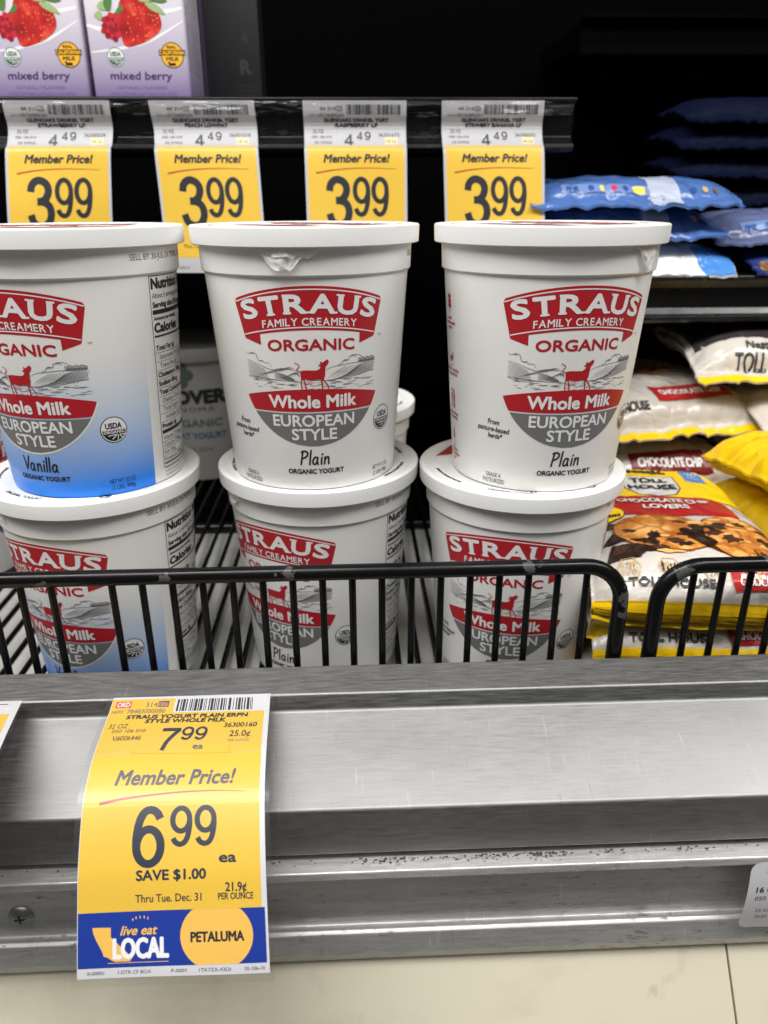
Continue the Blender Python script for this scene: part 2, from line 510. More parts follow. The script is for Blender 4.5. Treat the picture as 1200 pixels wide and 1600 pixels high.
def screw(x, z):
    s = lathe('screw', [(0, .0026), (.0022, .0025), (.0042, .0019), (.0056, .0008), (.006, 0)], SCR, cf, 40, 60)
    s.location = (x, -.0425, z); s.rotation_euler = (PI/2, .3, 0)
    k = Ink(); m = inkm('screw_recess', (.02, .02, .02))
    for a in (.35, .35+PI/2):
        c, sn = math.cos(a), math.sin(a)
        k.poly([(c*2.5-sn*.45, sn*2.5+c*.45), (-c*2.5-sn*.45, -sn*2.5+c*.45), (-c*2.5+sn*.45, -sn*2.5-c*.45), (c*2.5+sn*.45, sn*2.5-c*.45)], m, 1+a)
    k.build('recess', lambda a, b, o: Vector((a/1000, b/1000, .0026-(a*a+b*b)*1.6e-5+.00008+o)), s, (.5, .5))
# crumbs of dirt caught on the seam, and scraps of old labels left in the channel
vs, fs = [], []
rr = random.Random(4)
spots = [rr.gauss(.06, .06) for _ in range(14)]
for i in range(330):
    x = rr.gauss(rr.choice(spots), .006) if i % 5 else rr.uniform(-.2, .25)
    y, z, r = .2557-abs(rr.gauss(0, .0016)), -.0101, rr.uniform(.00012, .00040)
    k0 = len(vs)
    for a in range(5):
        an = a*1.257+rr.random(); vs.append((x+r*1.8*math.cos(an), y+r*math.sin(an), z+rr.uniform(0, r)))
    vs.append((x, y, z+r*1.3))
    for a in range(5): fs.append((k0+a, k0+(a+1) % 5, k0+5))
tag(mesh_obj('crumbs', vs, fs, mat('dry_crumb', (.05, .032, .02), .9)), 'dry brown crumbs caught along the seam below the steel cap', None, None, 'stuff')
for sx, w in ((.0335, 7.5), (.072, 9.0)):
    k = Ink(); m = inkm('scrap_white', (.5, .5, .5)); k.poly([(-w/2, 0), (w/2, 0), (w/2-.8, -2.0), (w*.1, -2.6), (-w*.2, -1.8), (-w/2+.5, -2.3)], m, 0)
    for i in range(4): k.rect(-w*.3+i*1.3, -1.9, -w*.3+i*1.3+.9, -.5, BLACKINK, 1)
    k.build('label_scrap', lambda a, b, o, sx=sx: Vector((sx+a/1000, -.0434-o+.00002*b, -.0192+b/1000)), cf, (0, 0))
screw(-.1625, -.0405)

# ------------------------------------------------------------------ wire fence baskets and wire deck
def fence(x_left, x_right, left_corner, right_corner, label, bars, chips):
    t = thing('wire_fence', label, 'fence', (0, .333, 0), 0, 'wire fences along the shelf front')
    zr = .0985; R = .021; pts = []
    m = black_paint('chipped_enamel_%d' % int(abs(x_left)*1000), chips)
    if left_corner:
        pts += [(x_left, 0, -.006), (x_left, 0, zr-R)] + [(x_left+R-R*math.cos(a), 0, zr-R+R*math.sin(a)) for a in [PI/2*i/8 for i in range(1, 8)]]
        pts.append((x_left+R, 0, zr))
    else: pts.append((x_left, 0, zr))
    if right_corner:
        pts.append((x_right-R, 0, zr+.001))
        pts += [(x_right-R+R*math.sin(a), 0, zr+.001-R+R*math.cos(a)) for a in [PI/2*i/8 for i in range(1, 8)]]
        pts += [(x_right, 0, zr-R), (x_right, 0, -.006)]
    else: pts.append((x_right, 0, zr+.001))
    tube('top_rail', pts, .0041, m, t, 20)
    b0 = None
    for x in bars:
        if b0 is None:
            b0 = tube('bar', [(0, .0012, -.006), (0, .0012, zr-.002)], .00185, BLK, t, 12); b = b0
        else:
            b = b0.copy(); link(b, t)
        b.location = (x, 0, 0)
    return t
# one bar is missing from the run, as in the place
fence(-.42, .1362, False, True, 'black wire fence in front of the yogurt tubs with chipped rail and one missing bar',
      [-.1688+.01507*i for i in range(-16, 20) if i != 2],
      [((-.0355, -.003, .0995), .0036), ((.087, -.003, .102), .0034), ((.139, -.003, .083), .0048), ((.139, -.004, .073), .003), ((-.157, -.004, .0975), .0025), ((-.094, -.004, .1005), .002)])
fence(.1555, .60, True, False, 'black wire fence in front of the cookie dough packs, right of the tubs',
      [.1735+.01507*i for i in range(28)], [((.166, -.003, .0955), .004), ((.21, -.002, .103), .0025)])
wd = thing('wire_shelf', 'black wire shelf deck under the yogurt tubs', 'shelf', (0, .5, 0))
vs, fs = [], []
def addtube(p0, p1, r, seg=8):
    p0, p1 = Vector(p0), Vector(p1); t = (p1-p0).normalized(); n = Vector((0, 0, 1)) if abs(t.z) < .9 else Vector((0, 1, 0)); b = t.cross(n); k = len(vs)
    for p in (p0, p1):
        for i in range(seg): vs.append(p+(n*math.cos(2*PI*i/seg)+b*math.sin(2*PI*i/seg))*r)
    for i in range(seg): fs.append((k+i, k+(i+1) % seg, k+seg+(i+1) % seg, k+seg+i))
x = -.55
while x < .14:
    addtube((x, -.160, -.0021), (x, .50, -.0021), .0019); x += .0125
mesh_obj('deck_wires', vs, fs, BLK, wd, None, 80)
tube('cross_bar', [(-.55, .135, -.0072), (.14, .135, -.0072)], .0048, BLK, wd, 12)
tube('cross_bar', [(-.55, -.10, -.0065), (.14, -.10, -.0065)], .0026, BLK, wd, 12)

# ------------------------------------------------------------------ yogurt tubs
H = .1314
def tub_r(z):                       # outer radius (m) of the body at height z (m)
    if z < .1086: return .0455+(.0532-.0455)*z/.1086
    return .0545+(.0551-.0545)*(z-.1086)/.0134
def on_tub(x, y, off):
    a = x/50.; r = tub_r(y/1000)+.00006+off
    return Vector((r*math.sin(a), -r*math.cos(a), y/1000))
def on_lid(x, y, off):
    r = math.hypot(x, y)/1000
    z = .1301 if r < .0535 else .1301+(r-.0535)*.4
    return Vector((x/1000, y/1000, z+.00005+off))
BODY = [(0, .0012), (.0420, .0012), (.0437, .0002), (.0447, 0), (.0454, .0006), (.04560, .0016), (.0532, .1082), (.0536, .1087), (.0543, .1089), (.0546, .1094), (.0551, .1222), (.0551, .1260)]
LID = [(.0553, .1222), (.0584, .1217), (.0588, .1221), (.0591, .1293), (.0590, .1300), (.0584, .1305), (.0570, .1306), (.0558, .1305), (.0544, .1302), (.0534, .1300), (.0495, .1300), (.0491, .1302), (.0483, .1302), (.0479, .1300), (0, .1300)]

def arc_y(k): return lambda a, b: (a, b-k*a*a)
def bannerart(k, lay=1):
    top = lambda x: 104.7-.0049*x*x
    bot = lambda x: 84.2-.0040*x*x
    def edge(u): return 37.6-4.3*u
    P = [(x, top(x)) for x in [-37.6+75.2*i/24 for i in range(25)]]
    P = [(-37.0, top(-37.6)-1.4)] + P[1:-1] + [(37.0, top(37.6)-1.4)]
    Bt = [(x, bot(x)) for x in [33.3-66.6*i/24 for i in range(25)]]
    k.poly([(-37.0, 96.3), (-36.6, 97.6)] + [(x, top(x)) for x in [-36+72*i/24 for i in range(25)]] + [(36.6, 97.6), (37.0, 96.3)] + Bt, RED, lay)
    # ribbon tails folded under
    for s in (-1, 1):
        k.poly([(s*33.4, bot(33.4)+.3), (s*33.0, bot(33.4)-.4), (s*24.5, 76.6), (s*24.5, bot(24.5)+.2)], RED, lay+.3)
    for (fn, dx, x1) in ((lambda x: top(x)-1.55, 0, 36.6), (lambda x: bot(x)+1.35, 0, 33.2)):
        k.stroke([(x, fn(x)) for x in [-x1+2*x1*i/20 for i in range(21)]], .55, WHITEINK, lay+1, 1, cap=False)
    word = 'STRAUS'
    xs = [-28.2, -17.8, -6.2, 6.0, 17.8, 28.4]; ws = [7.7, 9.2, 9.6, 11.0, 9.5, 7.7]
    for ch, x, w in zip(word, xs, ws):
        sl = -2*.0036*x
        k.text(ch, x, 92.2-.0036*x*x+.1, 8.5, WHITEINK, lay+2, width=w, bold=.95, rot=math.atan(sl))
        c, s_ = math.cos(math.atan(sl)), math.sin(math.atan(sl))
        def tick(dx, dy, wd):
            bx, by = x+dx*c-dy*s_, 92.4-.0036*x*x+dx*s_+dy*c
            k.poly([(bx-wd*c+.45*s_, by-wd*s_-.45*c), (bx+wd*c+.45*s_, by+wd*s_-.45*c), (bx+wd*c-.45*s_, by+wd*s_+.45*c), (bx-wd*c-.45*s_, by-wd*s_+.45*c)], WHITEINK, lay+2.9)
        if ch == 'T': tick(0, 0, 2.0)
        if ch == 'R': tick(-3.9, 0, 1.9); tick(4.4, 0, 1.3); tick(-4.3, 8.2, 1.2)
        if ch == 'A': tick(-5.2, 0, 1.6); tick(5.2, 0, 1.8)
        if ch == 'U': tick(-4.3, 8.2, 1.9); tick(4.3, 8.2, 1.7)
    k.text('FAMILY CREAMERY', 0, 86.4, 3.55, WHITEINK, lay+2, width=45.2, bold=.18, bend=arc_y(.0030), track=.06)
def cow(k, ox, oy, s, m, lay=1):
    """cow looking up, traced in small units; ox,oy is the centre"""
    def T(p): return [(ox+(a-528)/16.3*s, oy+(760-b)/16.3*s) for a, b in p]
    k.poly(T([(663, 645), (667, 658), (655, 680), (641, 694), (637, 728), (634, 770), (623, 800), (610, 808), (598, 798), (578, 799), (560, 796), (545, 806), (520, 803), (500, 800), (482, 798), (465, 790), (452, 802), (442, 800), (438, 770), (436, 732), (450, 724), (485, 722), (530, 724), (570, 724), (590, 714), (604, 690), (590, 690), (583, 686), (586, 678), (600, 675), (597, 656), (606, 652), (614, 664), (640, 646), (654, 638)]), m, lay)
    for p, w in (([(443, 795), (440, 830), (445, 878)], .55), ([(465, 788), (466, 815), (473, 845), (480, 880)], .6), ([(605, 800), (611, 840), (612, 876)], .65), ([(618, 798), (640, 828), (655, 850), (662, 876)], .55), ([(440, 735), (414, 722), (412, 708), (430, 695), (428, 680), (415, 670), (399, 662)], .38)):
        k.stroke(T(p), w*s, m, lay+.2, 4)
    k.disc(ox+(488-528)/16.3*s, oy+(760-826)/16.3*s, .75*s, m, lay+.4); k.disc(ox+(518-528)/16.3*s, oy+(760-826)/16.3*s, .75*s, m, lay+.4)
    k.disc(ox+(488-528)/16.3*s, oy+(760-826)/16.3*s, .42*s, WHITEINK, lay+.8); k.disc(ox+(518-528)/16.3*s, oy+(760-826)/16.3*s, .42*s, WHITEINK, lay+.8)
def badgeart(k):
    cz, R = 62.8, 38.
    def T(p): return [((a-532)/15.6, 69.6-(b-640)/16.3) for a, b in p]
    def inside(x, y): return x*x+(y-cz)**2 < (R-.1)**2 and abs(x) < 36.6+.8
    rr = random.Random(5)
    def ln(pts, w=.24):
        w *= .86
        q = [p for p in pts if inside(*p)]
        if len(q) > 1: k.stroke(q, w, LINEG, 1, 3, cap=False, taper=lambda t: .55+.9*math.sin(PI*min(1, max(0, t)))*.6)
    # clouds / trees
    ln(T([(8, 590), (18, 605), (40, 600), (60, 594), (85, 598), (100, 615), (105, 640), (120, 655), (150, 652), (160, 668), (190, 668), (205, 672), (218, 697)]), .34)
    ln(T([(120, 660), (132, 655), (140, 664)]), .3); ln(T([(50, 606), (64, 600), (74, 612)]), .3)
    ln(T([(735, 692), (750, 680), (770, 680), (775, 660), (800, 650), (825, 655), (830, 630), (860, 618), (900, 618), (930, 630), (938, 655)]), .34)
    ln(T([(840, 640), (868, 622), (890, 640)]), .3); ln(T([(780, 668), (798, 656), (812, 668)]), .3)
    for i in range(11):
        x = 910+i*14; y = 655+6*math.sin(i*2.1); ln(T([(x, 682), (x-4, y+6), (x+6, y-8), (x+15, y+4), (x+14, 682)]), .34)
        ln(T([(x+2, 680), (x+10, 664)]), .4); ln(T([(x+8, 682), (x+15, 668)]), .4)
    # hills and furrows
    ln(T([(5, 655), (60, 668), (120, 690), (180, 712), (225, 722), (300, 708), (360, 714), (436, 724)]), .3)
    ln(T([(640, 722), (700, 700), (780, 690), (860, 682), (960, 684), (1062, 684)]), .3)
    for i in range(10):
        d = i*13.5
        ln(T([(5, 668+d), (60, 684+d), (110, 704+d*.9), (165+i*4, 728+d*.72)]), .24)
    for i in range(9):
        d = i*11
        ln(T([(100+d*2.2, 778-d*.5), (160+d*2, 752-d*.55), (230+d*1.6, 732-d*.4), (300+d*1.1, 722-d*.12)]), .22)
    for i in range(9):
        d = i*9
        ln(T([(240, 738+d*.8), (300, 752+d*.6), (360, 776+d*.4), (400, 798+d*.1)]), .2)
    for i in range(8):
        d = i*9; ln(T([(300+d*2, 792-d*.4), (350+d, 765-d*.6), (436, 735+d*.7)]), .2)
    for i in range(13):
        d = i*26
        ln(T([(660+d, 790), (690+d, 762), (740+d*.98, 733), (800+d*.9, 700-d*.03)]), .23)
    for i in range(10):
        d = i*10
        ln(T([(700+d*1.2, 800-d*.1), (790+d, 790-d*.7), (900+d*.6, 776-d*.9), (1062, 765-d*.8)]), .2)
    ln(T([(640, 808), (760, 800), (880, 790), (980, 770), (1062, 762)]), .3)
    ln(T([(5, 785), (120, 792), (260, 806), (420, 812)]), .3)
    # pasture strokes
    for i in range(70):
        y = rr.uniform(802, 884); x = rr.uniform(10, 1040); w = rr.uniform(25, 90)
        if 430 < x+w and x < 670 and y < 800: continue
        ln(T([(x, y), (x+w*.5, y+rr.uniform(-4, 3)), (x+w, y+rr.uniform(-5, 4))]), rr.uniform(.16, .3))
    cow(k, 0, 62.25, 1.0, RED, 2)
    hw = lambda z: math.sqrt(max(0, R*R-(z-cz)**2))
    zs = [50.7-7.4*i/8 for i in range(9)]
    band = [(-hw(z), z) for z in zs] + [(x, 43.3) for x in [-30+60*i/12 for i in range(13)]] + [(hw(z), z) for z in zs[::-1]] + [(x, 55.0-.0033*x*x) for x in [34-68*i/20 for i in range(21)]]
    k.poly(band, RED, 1.5)
    zs = [42.5-17.6*(i/16) for i in range(17)]
    k.poly([(-hw(z), z) for z in zs] + [(hw(z), z) for z in zs[::-1]], GREY, 1.5)
    k.text('Whole Milk', 0, 45.4, 6.3, WHITEINK, 3, width=45.8, bold=.62)
    k.text('EUROPEAN', .2, 35.6, 5.9, WHITEINK, 3, width=43.6, bold=.40, bend=arc_y(0))
    k.text('STYLE', .2, 28.3, 5.9, WHITEINK, 3, width=24, bold=.40)
def hand(k, word, x, y, h, m, w=.72):
    G = {'P': [[(.1, 1.0), (.06, .5), (.02, 0)], [(.0, .93), (.25, 1.0), (.46, .88), (.44, .66), (.24, .50), (.05, .46)]],
         'V': [[(0, 1.0), (.12, .5), (.2, .02)], [(.2, .02), (.38, .55), (.52, 1.02)]],
         'l': [[(.06, 1.05), (.04, .6), (.02, 0)]],
         'a': [[(.36, .48), (.18, .54), (.04, .34), (.04, .1), (.16, .0), (.3, .12), (.37, .46)], [(.37, .5), (.35, .2), (.42, 0)]],
         'i': [[(.05, .5), (.04, .25), (.05, 0)], [(.06, .72), (.08, .76)]],
         'n': [[(.04, .52), (.05, .3), (.03, 0)], [(.05, .3), (.16, .5), (.3, .5), (.33, .3), (.36, 0)]]}
    adv = {'P': .58, 'V': .50, 'l': .20, 'a': .56, 'i': .22, 'n': .5}
    adv = {a: b*1.12 for a, b in adv.items()}
    tot = sum(adv[c] for c in word); cx = x-tot*h/2
    for c in word:
        for st_ in G[c]: k.stroke([(cx+a*h+b*h*.10, y+b*h) for a, b in st_], w, m, 1, 5)
        cx += adv[c]*h
def sealart(k, x, y, r, dark, light):
    k.ring(x, y, r, .45, dark, 1); k.disc(x, y, r-.44, light, .6)
    n = 20
    k.poly([(x+(r-.9)*math.cos(a), y+(r-.9)*math.sin(a)) for a in [PI+.02+ (PI-.04)*i/n for i in range(n+1)]], dark, 1.2)
    for i in range(5):
        a = PI+.55+i*.5
        k.stroke([(x+(r-1.2)*math.cos(a)+1.6, y+(r-1.2)*math.sin(a)), (x+r*.2*math.cos(a)+2.0, y-2.6)], .45, light, 1.8, 0, cap=False)
    k.rect(x-(r-1.05), y-2.1, x+(r-1.05), y-.25, dark, 2)
    k.text('USDA', x, y+.75, r*.42, dark, 2, width=r*1.18, bold=.28)
    k.text('ORGANIC', x, y-1.85, 1.5, light, 3, width=r*1.55, bold=.1)
def nutritionart(k):
    x0, w = 69., 44.; m = BLACKINK
    sk = lambda y: (108-y)*.025            # edge leans with the cone
    def bar(y, h): k.poly([(x0+sk(y)+.8, y), (x0+w, y), (x0+w, y+h), (x0+sk(y+h)+.8, y+h)], m, 1)
    k.stroke([(x0, 107.6), (x0+sk(7), 7.5)], .4, m, 1, 0, cap=False); k.stroke([(x0+w, 107.6), (x0+w, 7.5)], .4, m, 1, 0, cap=False)
    for y in (107.6, 7.5): k.stroke([(x0+sk(y), y), (x0+w, y)], .4, m, 1, 0, cap=False)
    def t(s, y, cap, b, ind=0, width=None): k.text(s, x0+1.2+ind+sk(y), y, cap, m, 1, align='l', bold=b, width=width)
    t('Nutrition Facts', 101.6, 4.9, .75, 0, 41)
    t('About 5 servings per container', 96.9, 2.6, .0, 0, 39); t('Serving size 3/4 cup (170g)', 92.4, 2.7, .35, 0, 40)
    bar(89, 2.2)
    t('Amount per serving', 86.2, 1.8, .2); t('Calories', 80.2, 4.4, .7, 0, 22); t('120', 80.2, 5.4, .8, 31)
    bar(77.6, 1.0)
    rows = [('Total Fat 6g', 0, .25), ('Saturated Fat 3.5g', 2, 0), ('Trans Fat 0g', 2, 0), ('Cholesterol 20mg', 0, .3), ('Sodium 80mg', 0, .3), ('Total Carbohydrate 9g', 0, .3), ('Dietary Fiber 0g', 2, 0), ('Total Sugars 9g', 2, 0), ('Includes 0g Added', 4, 0), ('Protein 6g', 0, .3)]
    y = 71.0
    for s, ind, b in rows:
        t(s, y, 2.5, b, ind); bar(y-1.35, .22); y -= 4.62
    bar(y+1.6, 2.0); y -= 1.9
    for s in ('Vitamin D 0mcg', 'Calcium 230mg', 'Iron 0mg', 'Potassium 300mg'):
        t(s, y, 2.3, 0); bar(y-1.2, .22); y -= 4.0
    bar(y+2.2, .9)
    for i, s in enumerate(('The % Daily Value tells you how much a', 'nutrient in a serving of food contributes', 'to a daily diet. 2,000 calories a day')): t(s, y-.4-i*2.1, 1.2, 0)
def iconsart(k):
    m = RED; x = -77
    for (y, kind) in ((92, 0), (64, 1), (42, 2), (20, 3)):
        if kind == 0:
            k.stroke([(x, y-4), (x, y+5)], .8, m, 1, 0)
            for d in (-1, 1):
                for j in range(3): k.poly([(x, y-3+j*2.4), (x+d*2.4, y-1.4+j*2.4), (x+d*2.0, y+.6+j*2.2), (x, y-.8+j*2.4)], m, 1+j*.1)
        elif kind == 1: cow(k, x, y, .42, m, 1); k.stroke([(x-4, y-4), (x+4, y-4)], .3, m, 1, 0)
        elif kind == 2:
            for d in (-2, 2):
                k.disc(x+d, y+4, 1.1, m, 1); k.rect(x+d-1.2, y-1.5, x+d+1.2, y+2.6, m, 1); k.rect(x+d-1.0, y-5.5, x+d-.15, y-1.6, m, 1); k.rect(x+d+.15, y-5.5, x+d+1.0, y-1.6, m, 1)
        else:
            k.poly([(x-1.6, y), (x+1.6, y), (x+.6, y+3), (x+.5, y+5), (x-.5, y+5), (x-.6, y+3)], m, 1); k.stroke([(x-1.8, y), (x-1.8, y-5), (x+1.8, y-5), (x+1.8, y)], .35, m, 1, 0)
    for y, a in ((84, ('FROM', 'PASTURE-BASED', 'HERDS')), (57, ('HUMANELY TREATED', 'NO ANTIBIOTICS')), (33, ('FAMILY FARMING', 'COMMUNITIES')), (12, ('MADE WITH', 'NO THICKENERS', 'EVER'))):
        for i, s in enumerate(a): k.text(s, x, y-i*2.4, 1.35, m, 1, bold=.12)
def lidart(k):
    def sub(fn):
        kk = Ink(); fn(kk); return kk
    for v, f, mi, lay in sub(bannerart).items: k.add([(a*.92, (b-91)*1.25+19) for a, b in v], f, [RED, WHITEINK][mi], lay)
    cow(k, 0, -4, 1.1, RED, 2)
    k.poly([(x, -14-.006*x*x) for x in [-34+68*i/20 for i in range(21)]] + [(x, -26+.004*x*x) for x in [32-64*i/20 for i in range(21)]], RED, 1)
    k.text('Whole Milk Yogurt', 0, -22, 4.6, WHITEINK, 3, width=46, bold=.4)
    def ringtext(s, ang, r, cap, m, wid):
        k.text(s, 0, 0, cap, m, 1, width=wid, bold=.2, bend=lambda a, b: ((r-b)*math.sin(a/r+ang), -(r-b)*math.cos(a/r+ang)))
    ringtext('ORGANIC YOGURT', -.30, 50.8, 2.4, BLACKINK, 27)
    ringtext('pasture-based herds', -1.16, 51.0, 2.2, BLACKINK, 26)
    ringtext('ORGANIC YOGURT', 2.6, 50.8, 2.4, BLACKINK, 27)
    a = .62; cow(k, 49.6*math.sin(a), -49.6*math.cos(a), .32, BLACKINK, 1); k.ring(49.6*math.sin(a), -49.6*math.cos(a), 3.1, .5, BLACKINK, 1)
    a = -2.1; k.poly([(49*math.sin(a)+d*12*math.cos(a), -49*math.cos(a)+d*12*math.sin(a)) for d in (-1, 1)]+[(38*math.sin(a), -38*math.cos(a))], RED, 1)

def make_tub(flavour):
    t = thing('yogurt_tub', 'tub', 'yogurt tub')
    lathe('tub_body', BODY, VPL if flavour == 'Vanilla' else WPL, t)
    lid = lathe('lid', LID, LIDM, t)
    k = Ink(); lidart(k); k.build('lid_print', on_lid, lid, (4, 4))
    k = Ink(); bannerart(k); k.text('TM', 36.8, 78.9, 1.1, BLACKINK if flavour != 'Vanilla' else RED, 2); k.build('brand_banner', on_tub, t, (2.5, 0))
    k = Ink(); k.text('ORGANIC', .4, 74.5, 5.25, RED, 1, width=42.4, bold=.45, bend=arc_y(.0012)); k.build('organic_lettering', on_tub, t, (2.5, 0))
    k = Ink()
    if flavour == 'Vanilla': k.ring(0, 62.8, 38.9, 1.0, WHITEINK, .5, 96); k.items[-1] = ([p for p in k.items[-1][0]], [q for q in k.items[-1][1] if all(k.items[-1][0][i][1] < 52 for i in q)], k.items[-1][2], .5)
    badgeart(k); k.build('pasture_badge', on_tub, t, (2.5, 0))
    k = Ink(); hand(k, flavour, .4, 14.7, 7.4, BLACKINK, 1.0); k.text('ORGANIC YOGURT', .4, 9.5, 2.55, BLACKINK, 1, width=31.6, bold=.28); k.build('flavour_lettering', on_tub, t, (2.5, 0))
    k = Ink(); sealart(k, 42.3, 35.2, 6.9, BLACKINK, WHITEINK); k.build('organic_seal', on_tub, t, (2.5, 0))
    k = Ink(); nutritionart(k); k.build('nutrition_panel', on_tub, t, (3, 0))
    k = Ink()
    k.text('NET WT 32 OZ', 43.8, 6.3, 2.4, BLACKINK, 1, width=14.5); k.text('(2 LBS) 908g', 43.8, 2.9, 2.4, BLACKINK, 1, width=13.5)
    k.build('weight_mark', on_tub, t, (2.5, 0))
    k = Ink(); k.text('GRADE A', -40.6, 5.6, 2.4, BLACKINK, 1, width=9.5); k.text('PASTEURIZED', -40.6, 2.4, 2.4, BLACKINK, 1, width=14)
    k.build('grade_mark', on_tub, t, (2.5, 0))
    k = Ink()
    for s, yy, xx, w in (('From', 34.9, -41.0, 6.6), ('pasture-based', 31.0, -41.5, 18.5), ('herds*', 27.4, -40.0, 8.2)): k.text(s, xx, yy, 2.7, BLACKINK, 1, width=w*1.05, bold=.14, shear=.15, rot=-.04)
    k.build('herd_note', on_tub, t, (2.5, 0))
    k = Ink(); iconsart(k); k.build('promise_icons', on_tub, t, (2.5, 0))
    k = Ink(); k.text('SELL BY 30-JUL-24 YSTRL 17:23', 58.6, 115.6, 2.9, inkm('dot_ink', (.06, .06, .065)), 1, align='l', width=43)
    k.build('date_stamp', on_tub, t, (2.5, 0))
    return t
plain = make_tub('Plain')
vanilla = make_tub('Vanilla')
GT = 'yogurt tubs on the wire shelf'
def put(src, x, y, z, deg, label, lidrot=0, first=[]):
    o = src if src.name not in first else copy_tree(src)
    first.append(src.name)
    o.location = (x, y, z); o.rotation_euler = (0, 0, math.radians(deg)); o['label'] = label; o['group'] = GT
    for c in o.children:
        if c.name.startswith('lid'): c.rotation_euler = (0, 0, math.radians(lidrot-deg))
    return o
ZU = .1303
t_um = put(plain, -.0238, .4136, ZU, 3.4, 'upper plain yogurt tub in the middle stack with torn clear film under its lid', -40)
t_ur = put(plain, .1017, .4040, ZU, 7.4, 'upper plain yogurt tub in the right stack beside the cookie dough packs', -50)
t_lm = put(plain, -.0220, .4222, 0, -31.2, 'lower plain yogurt tub in the middle stack, its label turned left behind the fence', 130)
t_lr = put(plain, .0963, .4077, 0, -19, 'lower plain yogurt tub in the right stack, ORGANIC YOGURT printed on its lid ring', 0)
t_ul = put(vanilla, -.1455, .4079, ZU, -18.6, 'upper vanilla yogurt tub with blue fading label, on the left stack', 10)
t_ll = put(vanilla, -.1506, .4111, 0, -23.1, 'lower vanilla yogurt tub behind the fence with blue fading label', -12)
put(plain, -.0125, .5655, 0, 150, 'yogurt tub standing alone behind the middle stack, only its lid edge showing', 80)
put(plain, -.322, .560, 0, 95, 'lower yogurt tub of the stack at the far left behind the vanilla tubs', 80)
put(plain, -.318, .562, ZU+.004, 60, 'upper yogurt tub of the stack at the far left behind the vanilla tubs', 80)

# torn clear film poking out under lids
FILM = mat('clear_seal_film', (.9, .9, .88), .12, 0, .6)
q = NT(FILM); out = [n for n in q.t.nodes if n.type == 'OUTPUT_MATERIAL'][0]
tr = q.n('ShaderNodeBsdfTransparent'); mx = q.n('ShaderNodeMixShader'); mx.inputs[0].default_value = .62
q.l(tr.outputs[0], mx.inputs[1]); q.l(q.b.outputs[0], mx.inputs[2]); q.l(mx.outputs[0], out.inputs[0])
def film(tub, a0, a1, drop, seed, name='seal_film'):
    nx, ny = 46, 16; V, F = [], []
    for j in range(ny+1):
        for i in range(nx+1):
            u, v = i/nx, j/ny
            d = drop(u)
            a = math.radians(a0+(a1-a0)*u)
            z = .1222-d*v
            n = noise.noise((u*5+seed, v*2.2, seed))*.8+noise.noise((u*13+seed, v*5, seed+3))*.5+abs(noise.noise((u*9, v*4+u*3, seed+7)))*.9
            r = .0556+.0002+max(-.0003, (n*.5+.35)*.0028*min(1, v*2+.15)*(d/.012))
            V.append((r*math.sin(a), -r*math.cos(a), z))
    for j in range(ny):
        for i in range(nx): F.append((j*(nx+1)+i, j*(nx+1)+i+1, (j+1)*(nx+1)+i+1, (j+1)*(nx+1)+i))
    return mesh_obj(name, V, F, FILM, tub, None, 25)
film(t_um, -36, 8, lambda u: .0004+.0100*math.exp(-((u-.50)/.16)**2)+.0052*math.exp(-((u-.66)/.07)**2)+.0045*math.exp(-((u-.83)/.12)**2)+.0014*abs(noise.noise((u*20, 1, 2))), 1.7)
film(t_ur, 22, 48, lambda u: .001+.0115*math.exp(-((u-.5)/.25)**2), 4.2)
film(t_lm, -62+31, -48+31, lambda u: .006+.002*math.sin(u*5), 8.1)
film(t_ll, -46+23, -36+23, lambda u: .001+.006*math.exp(-((u-.4)/.25)**2), 6.4)

# other tubs further back
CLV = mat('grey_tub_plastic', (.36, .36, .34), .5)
def on_clover(x, y, off):
    a = x/60.; r = .055+.007*(y-1)/127+.00015+off
    return Vector((r*math.sin(a), -r*math.cos(a), y/1000))
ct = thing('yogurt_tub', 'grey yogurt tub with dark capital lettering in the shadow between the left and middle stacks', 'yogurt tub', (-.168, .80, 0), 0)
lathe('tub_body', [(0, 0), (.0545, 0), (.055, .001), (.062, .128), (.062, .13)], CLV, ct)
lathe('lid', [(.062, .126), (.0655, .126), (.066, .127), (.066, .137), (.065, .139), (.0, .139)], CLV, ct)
k = Ink(); dg = inkm('clover_dark', (.02, .02, .02)); gg = inkm('clover_green', (.10, .13, .11)); bb = inkm('clover_blue', (.07, .13, .2))
k.text('CLOVER', 0, 84, 13, dg, 1, width=76, bold=2.6); k.text('SONOMA', 0, 75, 5, dg, 1, width=52, track=.15); k.text('ORGANIC', 2, 59, 7.5, gg, 1, width=62, bold=.9); k.text('LOWFAT YOGURT', 0, 46, 6.5, bb, 1, width=74, bold=.8)
k.text('PLAIN', 8, 32, 5, gg, 1, width=24)
for i in range(5): k.disc(-6+8*math.cos(i*1.256), 113+8*math.sin(i*1.256), 6, gg, 1)
k.build('label_print', on_clover, ct, (3, 0))

